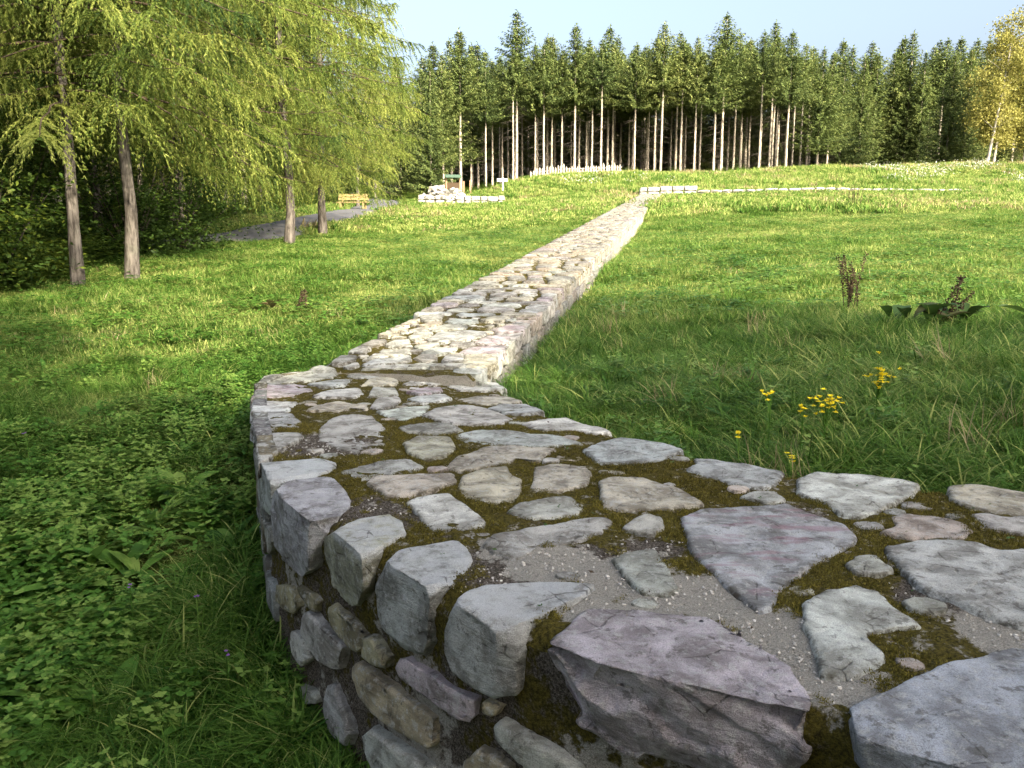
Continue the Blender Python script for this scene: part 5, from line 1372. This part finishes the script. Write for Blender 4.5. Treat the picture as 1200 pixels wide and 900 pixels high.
def scatter_meadow():
    rng = np.random.default_rng(3)
    G, H_, S_ = M['grass'], M['herb'], M['straw']
    src = [tuft(1, 34, .075, .08, .19, .0042, .7, (.42, .16)).mesh('tuft', G), tuft(2, 30, .085, .10, .23, .0045, 1.0, (.38, .17)).mesh('tuft', G),
           tuft(3, 24, .07, .12, .27, .0070, 1.2, (.38, .17), .25).mesh('tuft', G), tuft(4, 40, .10, .06, .15, .004, .8, (.6, .2)).mesh('tuft', G),
           # 4-6: wider swards for the middle distance
           tuft(5, 100, .24, .06, .15, .009, .8, (.58, .2)).mesh('tuft', G), tuft(6, 90, .22, .09, .20, .010, 1.1, (.52, .2)).mesh('tuft', G), tuft(7, 110, .26, .05, .12, .009, .7, (.70, .18)).mesh('tuft', G),
           # 7: straw
           tuft(8, 22, .10, .18, .36, .0045, .6, (.5, .2)).mesh('tuft', S_), tuft(9, 36, .25, .09, .19, .007, .7, (.5, .2)).mesh('tuft', S_),
           # 9-11 far swards
           tuft(10, 110, .55, .10, .22, .030, .8, (.60, .2)).mesh('tuft', G), tuft(11, 110, .55, .07, .18, .030, .7, (.72, .18)).mesh('tuft', G), tuft(12, 70, .5, .14, .28, .028, .7).mesh('tuft', S_)]
    def emit(x, y, r, k, smin, smax, hs):
        n = len(x); z = ground_z(x, y)
        s = rng.uniform(smin, smax, n)
        rot = np.c_[rng.normal(0, .12, n), rng.normal(0, .12, n), rng.uniform(0, 6.28, n)]
        return np.c_[x, y, z], rot, np.c_[s, s, s*hs], k
    out = []
    # near
    x, y, r = sector_points(rng, 1.1, 10.5, 620, .55, 43); m = keep_off(x, y); x, y, r = x[m], y[m], r[m]
    inner = across(x, y) > .5
    Pn = np.c_[x, y]
    f = fbm(Pn, .9, 41, 3)
    leafy = (~inner) & (np.hypot(x+1.6, y-3.0) < 3.4+.8*f)
    m2 = ~(leafy & (rng.uniform(0, 1, len(x)) < np.where(np.hypot(x+1.2, y-2.4) < 1.9, .85, .6))); x, y, r, f, inner, leafy = x[m2], y[m2], r[m2], f[m2], inner[m2], leafy[m2]
    k = np.where(f > .35, 2, np.where(f > 0, 1, np.where(f > -.35, 0, 3)))
    k = np.where(inner & (rng.uniform(0, 1, len(x)) < .5), 2, k)
    k = np.where(rng.uniform(0, 1, len(x)) < .10, rng.integers(0, 4, len(x)), k)
    k = np.where(rng.uniform(0, 1, len(x)) < np.where(inner, .004, .002), 7, k)
    hs = np.where(inner, 1.0, np.where(leafy, .50, .72))*(1+.25*f)
    out.append(emit(x, y, r, k, .75, 1.3, hs))
    # middle
    x, y, r = sector_points(rng, 9.5, 34, 95, 1.15, 42); m = keep_off(x, y); x, y, r = x[m], y[m], r[m]
    wm = wood_mask(x, y); m = (wm < .5) | (rng.uniform(0, 1, len(x)) < .12); x, y, r = x[m], y[m], r[m]
    f = fbm(np.c_[x, y], .5, 43, 3); u = rng.uniform(0, 1, len(x))
    k = np.where(f > .25, 5, np.where(f > -.3, 4, 6)); k = np.where(u < .006+.035*(fbm(np.c_[x, y], .35, 77, 2) > .6), 8, k)
    out.append(emit(x, y, r, k, .8, 1.35, .85+.3*f))
    # far
    x, y, r = sector_points(rng, 32, 82, 16, 1.1, 42); m = keep_off(x, y); x, y, r = x[m], y[m], r[m]
    wm = wood_mask(x, y); m = (wm < .6) | (rng.uniform(0, 1, len(x)) < .05); x, y, r = x[m], y[m], r[m]
    f = fbm(np.c_[x, y], .25, 45, 3); u = rng.uniform(0, 1, len(x))
    bank = (y > 56) & (x > 0)
    k = np.where(f > 0.1, 9, 10); k = np.where(u < .02+.12*(fbm(np.c_[x, y], .18, 78, 2) > .45), 11, k)
    out.append(emit(x, y, r, k, .9, 1.5, np.where(bank, 1.5, .9)*(1+.4*f)))
    P, Rr, Sc, K = [np.concatenate(q) for q in zip(*out)]
    gn_scatter('meadow_grass', P, Rr, Sc, K, src, 'long meadow grass on both sides of the wall')
    # broad-leaved herbs
    hs = [herb_patch(1, 16, .10, .10, .022, 'clover').mesh('herb', H_), herb_patch(2, 6, .06, .1, .15, 'rosette').mesh('herb', H_), herb_patch(3, 9, .09, .16, .030, 'stem').mesh('herb', H_),
          herb_patch(4, 14, .09, .07, .017, 'clover').mesh('herb', H_), herb_patch(5, 5, .05, .1, .10, 'rosette').mesh('herb', H_), herb_patch(6, 40, .3, .14, .04, 'clover').mesh('herb', H_)]
    x, y, r = sector_points(rng, 1.1, 11, 620, .7, 43); m = keep_off(x, y); x, y = x[m], y[m]
    inner = across(x, y) > .5; f = fbm(np.c_[x, y], 1.1, 51, 3)
    d = np.hypot(x+1.5, y-2.9); pr = np.where(inner, .06, np.clip(1.25-d/7.0+.4*f, .15, 1)*np.clip(.85+1.9*f, .2, 1))
    m = rng.uniform(0, 1, len(x)) < pr; x, y, f, d, inner = x[m], y[m], f[m], d[m], inner[m]
    u = rng.uniform(0, 1, len(x))
    k = np.where(u < .30, 0, np.where(u < .45, 1, np.where(u < .75, 2, np.where(u < .88, 3, 4)))); k = np.where((d > 3) & (k == 1), 3, k)
    z = ground_z(x, y); s = rng.uniform(.8, 1.4, len(x))*np.where(d < 2.2, 1.25, 1.0); n = len(x)
    P1 = np.c_[x, y, z]; R1 = np.c_[rng.normal(0, .15, n), rng.normal(0, .15, n), rng.uniform(0, 6.28, n)]; S1 = np.c_[s, s, s]; K1 = k
    x, y, r = sector_points(rng, 10, 30, 7, 1.0, 42); m = keep_off(x, y) & (wood_mask(x, y) < .5); x, y = x[m], y[m]
    n = len(x); s = rng.uniform(.8, 1.4, n)
    P1 = np.r_[P1, np.c_[x, y, ground_z(x, y)]]; R1 = np.r_[R1, np.c_[np.zeros((n, 2)), rng.uniform(0, 6.28, n)]]; S1 = np.r_[S1, np.c_[s, s, s]]; K1 = np.r_[K1, np.full(n, 5)]
    gn_scatter('ground_cover', P1, R1, S1, K1, hs, 'clover, dandelion leaves and other low herbs among the grass')
    # white seed heads on the bank
    mb = MB(); n = 16; C = np.c_[rng.normal(0, .28, (n, 2)), rng.uniform(.3, .75, n)]
    blades(mb, C, randvec(rng, n), randvec(rng, n), rng.uniform(.06, .13, n), .09, np.full(n, .5), True)
    xs = rng.uniform(24, 46, 420); ys = rng.uniform(57.5, 66.5, 420); f = fbm(np.c_[xs, ys], .35, 61, 3)+.25*np.clip((xs-30)/6, -1, 1)
    m = f > .42; xs, ys = xs[m], ys[m]
    x2 = rng.uniform(3, 12, 14); y2 = rng.uniform(60, 65, 14); xs = np.r_[xs, x2]; ys = np.r_[ys, y2]; n = len(xs)
    s = rng.uniform(.6, 1.2, n)
    gn_scatter('white_wildflowers', np.c_[xs, ys, ground_z(xs, ys)], np.c_[np.zeros((n, 2)), rng.uniform(0, 6.28, n)], np.c_[s, s, s], np.zeros(n), [mb.mesh('heads', M['white_petal'], False)], 'white downy wildflowers on the grassy bank')
    # undergrowth on the floor of the two woods
    x, y, r = sector_points(rng, 12, 84, 26, 1.2, 42); m = keep_off(x, y) & (wood_mask(x, y) > .4) & (rng.uniform(0, 1, len(x)) < .45); x, y = x[m], y[m]; n = len(x)
    s = rng.uniform(.8, 1.6, n)
    ug = [herb_patch(7, 60, .45, .35, .07, 'clover').mesh('herb', M['dark_leaf']), herb_patch(8, 30, .4, .5, .09, 'stem').mesh('herb', M['dark_leaf'])]
    gn_scatter('undergrowth', np.c_[x, y, ground_z(x, y)], np.c_[np.zeros((n, 2)), rng.uniform(0, 6.28, n)], np.c_[s, s, s], rng.integers(0, 2, n), ug, 'leafy undergrowth on the floor of the woods')
scatter_meadow()

def wall_growth():
    """moss fronds and loose grit lying in the joints of the near wall top"""
    rng = np.random.default_rng(12)
    n = 60000
    s = rng.uniform(0, 1, n); t = rng.uniform(.03, .97, n)
    fa = resample(FRONT, 400); ba = resample(BACK, 400); i = s*399
    q = np.arange(400)
    fx = np.stack([np.interp(i, q, fa[:, c]) for c in (0, 1)], -1); bx = np.stack([np.interp(i, q, ba[:, c]) for c in (0, 1)], -1)
    P = fx+(bx-fx)*t[:, None]
    m = (np.hypot(P[:, 0], P[:, 1]) < 4.6) & (P[:, 0] < 2.6); P = P[m]
    free = np.ones(len(P), bool)
    for key, poly in TOP_STONES: free &= ~inside_poly(P[:, 0], P[:, 1], np.array(poly))
    for key, top, face in EDGE_STONES: free &= ~inside_poly(P[:, 0], P[:, 1], np.array(top)[:, :2])
    P = P[free]
    b = blobs(P[:, 0], P[:, 1], BARE); so = blobs(P[:, 0], P[:, 1], SOIL)
    f = fbm(P, 9, 15, 3)
    mm = (b+so*.8+f*.62 < .26)
    Q = P[mm]
    z = wall_top(Q[:, 0], Q[:, 1])-.0145+0.006*fbm(Q, 9, 2, 4)+0.004
    mb = MB(); rngs = np.random.default_rng(4)
    k = 26; C = np.c_[rngs.normal(0, .006, (k, 2)), rngs.uniform(-.002, .003, k)]
    D = unit(rngs.normal(size=(k, 3))*.6+np.array((0, 0, .9))); blades(mb, C, D, unit(np.cross(D, randvec(rngs, k))), rngs.uniform(.004, .009, k), .0022, np.clip(rngs.normal(.5, .25, k), 0, 1), True)
    n = len(Q); sc = rng.uniform(.7, 1.5, n)
    o = gn_scatter('moss', np.c_[Q, z], np.c_[np.zeros((n, 2)), rng.uniform(0, 6.28, n)], np.c_[sc, sc, sc], np.zeros(n), [mb.mesh('moss_piece', M['moss'], False)])
    o.parent = wall; o.matrix_parent_inverse = Matrix.Translation(-Vector(wall.location))
    Q = P[(b+so > .25) & (rng.uniform(0, 1, len(P)) < .34)]
    Q = np.r_[Q, P[rng.uniform(0, 1, len(P)) < .012]]
    z = wall_top(Q[:, 0], Q[:, 1])-.0115+0.006*fbm(Q, 9, 2, 4); n = len(Q)
    V, F = rock(rngs.normal(0, .004, (12, 3)), .004, 3, .0004, None, 0)
    sc = rng.uniform(.25, .95, n)**1.5
    o = gn_scatter('grit', np.c_[Q, z], np.c_[rng.uniform(0, 6, (n, 3))], np.c_[sc, sc, sc*.8], np.zeros(n), [raw_mesh('grit_piece', V, F, M['grit'], False)])
    o.parent = wall; o.matrix_parent_inverse = Matrix.Translation(-Vector(wall.location))
wall_growth()
def leaf_litter():
    rng = np.random.default_rng(31); fa = resample(FRONT, 400); ba = resample(BACK, 400); n = 260
    i = rng.integers(60, 400, n); t = rng.uniform(.05, .95, n); P = fa[i]+(ba[i]-fa[i])*t[:, None]
    z = wall_top(P[:, 0], P[:, 1])+.004
    kinds = []
    for c, m in enumerate((M['straw'], M['dock_leaf'], M['dead_stem'])):
        mb = MB(); D = np.array([[1., 0, .12], [.2, .9, .25]])[:1+c % 2]; blades(mb, np.zeros((len(D), 3)), unit(D), unit(np.cross(D, np.array((0, .2, 1.)))), .016 if c else .030, .008 if c else .0022, np.full(len(D), .5), True); kinds.append(mb.mesh('flake', m, False))
    s = rng.uniform(.5, 1.4, n)
    o = gn_scatter('leaf_litter', np.c_[P, z], np.c_[rng.normal(0, .15, (n, 2)), rng.uniform(0, 6.28, n)], np.c_[s, s, s], rng.integers(0, 3, n), kinds)
    o.parent = wall; o.matrix_parent_inverse = Matrix.Translation(-Vector(wall.location))
leaf_litter()

# ------------------------------------------------------------------ small things one can point to
def flower_plant(x, y, h, heads, hr, mat, label, group, lean=(0, 0), petal=.018, cat='flower'):
    z = gz(x, y)
    o = empty('wildflower', (x, y, z)); tag(o, label, cat, group)
    rng = np.random.default_rng(int(abs(x*1000+y*77)))
    st = MB(); base = np.array((0, 0, -.03)); top = np.array((lean[0], lean[1], h))
    P = spline(np.array([base, (lean[0]*.3, lean[1]*.3, h*.55), top]), 7); st.tube(P, np.linspace(.003, .0016, 7), 4)
    pos = []
    for i in range(heads):
        p = top+rng.normal(0, 1, 3)*np.array((hr, hr, hr*.95)); pos.append(p)
        st.tube([P[4]+rng.normal(0, .002, 3), (P[5]+p)/2+np.array((0, 0, -.01)), p], [.0016, .0012, .001], 3, cap=False)
    k = 8; C = P[rng.integers(1, 5, k)]; th = rng.uniform(0, 6.28, k); D = unit(np.c_[np.cos(th), np.sin(th), rng.uniform(-.1, .5, k)])
    st.build('stem', M['herb'], o)
    lf = MB(); blades(lf, C, D, unit(np.cross(D, np.array((0, 0, 1.)))), rng.uniform(.03, .07, k), .012, np.full(k, .45), True); lf.build('leaves', M['herb'], o)
    for p in pos:
        fm = MB(); nn = 9; th = np.arange(nn)*6.283/nn; tl = rng.normal(0, .35, 3)
        D = unit(np.c_[np.cos(th), np.sin(th), np.full(nn, .35)]+tl); S = unit(np.cross(D, np.array((0, 0, 1.))))
        blades(fm, np.repeat(p[None], nn, 0), D, S, petal*rng.uniform(.85, 1.15, nn), petal*.55, np.full(nn, .5), True)
        D2 = unit(rng.normal(size=(6, 3))+np.array((0, 0, 1.2))); blades(fm, np.repeat(p[None], 6, 0), D2, unit(np.cross(D2, randvec(rng, 6))), petal*.5, petal*.4, np.full(6, .5), True)
        fm.build('flower_head', mat, o, False)
RAG = 'yellow flowers in the grass behind the near wall'
FLOWERS = [(1.95, 4.25, .33, 34, .036, 'tallest and densest clump of yellow ragwort in the grass behind the wall'),
           (1.57, 3.97, .31, 30, .042, 'yellow ragwort clump just left of the tallest one'),
           (1.43, 3.90, .31, 5, .016, 'small yellow ragwort head left of the two dense clumps'),
           (1.34, 4.12, .34, 6, .026, 'yellow ragwort with scattered heads, fourth clump from the right'),
           (1.09, 3.78, .29, 4, .018, 'lone low yellow flower at the left end of the ragwort row'),
           (1.30, 3.66, .20, 4, .018, 'pale yellow blooms in dark grass just behind the wall edge')]
for x, y, h, n, r, lab in FLOWERS: flower_plant(x, y, h, n, r, M['yellow'], lab, RAG)
flower_plant(1.34, 3.50, .11, 1, .004, M['yellow'], 'single yellow bloom touching the back edge of the wall', RAG)
flower_plant(1.00, 3.76, .19, 4, .010, M['purple'], 'purple self-heal spike standing at the back edge of the wall', None, petal=.008)
for x, y, h, lab in ((-1.36, 3.28, .38, 'purple thistle-like flower touching the outer face of the wall'), (-1.16, 3.05, .28, 'violet flower low against the outer face of the wall'),
                     (-1.75, 3.5, .30, 'purple flower in the herbs a step left of the wall'), (-3.2, 5.2, .34, 'purple flower head in shaded grass far left')):
    flower_plant(x, y, h, 2, .006, M['purple'], lab, 'purple flowers left of the wall', petal=.011)
flower_plant(-1.22, 2.1, .17, 1, .003, M['yellow'], 'tiny yellow bloom in the herbs at the bottom left', None, petal=.010)

def dock_plant(x, y, h, n, label, leaves=0, lean=0.0, seed=1):
    rng = np.random.default_rng(seed); z = gz(x, y)
    o = empty('dock_plant', (x, y, z)); tag(o, label, 'plant', 'withered dock plants in the meadow')
    for i in range(n):
        st = MB(); a = rng.uniform(0, 6.28); L = h*rng.uniform(.6, 1.05); b = np.array((rng.normal(0, h*.12), rng.normal(0, h*.06), -.03))
        t = b+np.array((lean*L+rng.normal(0, .14)*L, rng.normal(0, .12)*L, L)); P = spline([b, (b+t)/2+rng.normal(0, .02, 3), t], 9)
        st.tube(P, np.linspace(.0055, .002, 9), 4)
        sd = MB(); k = 120; u = rng.uniform(.35, 1, k); C = np.stack([np.interp(u, np.linspace(0, 1, 9), P[:, c]) for c in range(3)], -1)+rng.normal(0, .012, (k, 3))
        D = unit(rng.normal(size=(k, 3))+np.array((0, 0, .6))); blades(sd, C, D, unit(np.cross(D, randvec(rng, k))), rng.uniform(.016, .034, k), .016, rng.uniform(0, 1, k), True)
        s = st.build('stem', M['dead_stem'], o); sd.build('seeds', M['dead_stem'], s, False)
    for i in range(leaves):
        lm = herb_patch(900+seed*10+i, 1, .02, .1, .27, 'rosette', .52); l = lm.build('leaf', M['dock_leaf'], o)
        l.location = (rng.normal(0, .22), rng.normal(0, .09), .09); l.rotation_euler = (0, 0, i*6.28/max(1, leaves)+rng.uniform(-.3, .3)); l.scale = (1, 1, 1.1)
dock_plant(3.85, 9.3, .72, 8, 'clump of dark upright dock stems at the edge of the shade', 0, .05, 1)
dock_plant(4.05, 7.6, .52, 4, 'dock with leaning dark stems above broad shaded leaves', 22, .45, 2)
dock_plant(12.3, 30.0, 1.0, 6, 'reddish dry dock stems far up the meadow in front of the low wall', 0, .02, 3)
dock_plant(-2.9, 11.2, .45, 3, 'small dark dock in sunlit grass left of the wall', 3, .1, 4)

def herb_clump():
    o = empty('goldenrod_plant', (-4.1, 8.3, gz(-4.1, 8.3))); tag(o, 'pale yellow-green leafy stems standing in shaded grass at the left', 'plant')
    rng = np.random.default_rng(5)
    for i in range(5):
        st = MB(); b = np.array((rng.normal(0, .09), rng.normal(0, .08), -.03)); t = b+np.array((rng.normal(0, .06), rng.normal(0, .06), rng.uniform(.32, .52))); P = spline([b, (b+t)/2, t], 6)
        st.tube(P, .003, 4); s = st.build('stem', M['herb'], o); lf = MB(); k = 34; u = rng.uniform(.2, 1, k)
        C = np.stack([np.interp(u, np.linspace(0, 1, 6), P[:, c]) for c in range(3)], -1); th = rng.uniform(0, 6.28, k); D = unit(np.c_[np.cos(th), np.sin(th), rng.uniform(0, .8, k)])
        blades(lf, C, D, unit(np.cross(D, np.array((0, 0, 1.))+rng.normal(0, .2, (k, 3)))), rng.uniform(.03, .06, k), .014, np.clip(rng.normal(.9, .1, k), 0, 1), True); lf.build('leaves', M['larch'], s, False)
herb_clump()

def pebble(x, y, r, label, key, name='loose_stone'):
    rng = np.random.default_rng(int(abs(x)*1000)); V, F = rock(rng.normal(0, 1, (14, 3))*np.array((r, r*.8, r*.6))*.6, r*.25, 3, r*.06, None, 1)
    me = raw_mesh(name, V, F, M['stone'], attrs={'rim': np.zeros(len(V))}); o = link(name, me, None, (x, y, gz(x, y)+r*.35)); o.color = (*TONE[key], 1); tag(o, label, 'stone')
pebble(-.62, 2.28, .045, 'small white stone lying in the herbs at the foot of the wall', 'lm')
pebble(-1.30, 3.10, .03, 'small pale stone lying against the outer wall face beneath the violet flower', 'lm')

def build_bench():
    x, y = -8.9, 46.3; z = gz(x, y)
    o = empty('park_bench', (x, y, z), R_(-6)); tag(o, 'orange-yellow wooden bench beside the lane under the larch boughs', 'bench')
    for i in range(3):
        m = MB(); m.box((0, -.12+i*.15, .45), (1.75, .13, .045)); m.build('seat_plank', M['bench'], o, False)
    for i in range(2):
        m = MB(); m.box((0, .27+.03*i, .66+i*.19), (1.75, .04, .15)); m.build('back_plank', M['bench'], o, False)
    for sx in (-.65, .65):
        m = MB(); m.box((sx, -.12, .21), (.09, .09, .44)); m.build('leg', M['bench'], o, False)
        m = MB(); m.box((sx, .32, .46), (.09, .07, .92)); m.build('leg', M['bench'], o, False)
build_bench()

def build_palisade():
    z0 = gz(5, 68.5)
    o = empty('palisade_fence', (5.0, 68.5, z0)); tag(o, 'fence of pale pointed stakes on top of the grassy bank before the spruces', 'fence')
    rnd = random.Random(2); n = 34; meshes = []
    for q in range(4):
        m = MB(); h = .68+.06*q; r = .075
        a = np.linspace(0, 6.283, 7)[:-1]; ring = np.c_[np.cos(a)*r, np.sin(a)*r]
        V = np.concatenate([np.c_[ring, np.full(6, -.3)], np.c_[ring*.95, np.full(6, h-.16)], [[0, 0, h]]]); k = np.arange(6); k2 = (k+1) % 6
        m.add(V, np.stack([k, k2, 6+k2, 6+k], -1)); m.F3.append(np.stack([6+k, 6+k2, np.full(6, 12)], -1)); meshes.append(m.mesh('stake', M['pale_wood'], False))
    for i in range(n):
        x = 1.5+i*7.4/(n-1)+rnd.uniform(-.03, .03); y = 67.2+1.6*(i/(n-1))
        s = link('stake', meshes[rnd.randrange(4)], o, (x-5.0, y-68.5, gz(x, y)-z0)); s.rotation_euler = (rnd.uniform(-.05, .05), rnd.uniform(-.05, .05), rnd.uniform(0, 3))
        s.scale = (1, 1, rnd.uniform(.85, 1.12))
    for zz in (.25, .5):
        m = MB(); P = np.array([(1.45+i*.76, 67.2+1.6*i/10+.1, gz(1.45+i*.76, 67.2+.16*i)+zz) for i in range(11)])-np.array((5.0, 68.5, z0)); m.tube(P, .04, 5); m.build('rail', M['pale_wood'], o)
build_palisade()

def build_sign():
    x, y = -.70, 64.5; z = gz(x, y); o = empty('signpost', (x, y, z)); tag(o, 'small white signpost with a cross board in front of the dark spruce stems', 'signpost')
    m = MB(); m.box((0, 0, .5), (.11, .10, 1.2)); m.build('post', M['sign_white'], o, False)
    m = MB(); m.box((-.05, -.062, .92), (.80, .03, .22)); m.build('sign_board', M['sign_white'], o, False)
build_sign()
def build_info():
    x, y = -4.7, 66.5; z = gz(x, y); o = empty('information_board', (x, y, z), .2); tag(o, 'roofed wooden information board on reddish posts behind the heap of rubble', 'sign')
    for sx in (-.55, .55):
        m = MB(); m.box((sx, 0, .75), (.12, .12, 1.8)); m.build('post', M['red_wood'], o, False)
    m = MB(); m.box((0, -.03, .95), (.96, .05, .5)); m.build('board', M['dead_stem'], o, False)
    for s in (-1, 1):
        m = MB(); m.box((0, s*.22, 1.68), (1.3, .50, .05), 0, Matrix.Rotation(-s*.5, 4, 'X')); m.build('roof_slope', M['roof_felt'], o, False)
build_info()
for i, (x, y) in enumerate(((-3.9, 67.3), (-3.35, 67.0))):
    m = MB(); m.box((0, 0, .5), (.13, .13, 1.3)); q = m.build('wooden_post', M['red_wood'], None, False, (x, y, gz(x, y)))
    tag(q, ['reddish wooden post right of the roofed board, left one of two', 'reddish wooden post right of the roofed board, right one of two'][i], 'post', 'posts by the information board')
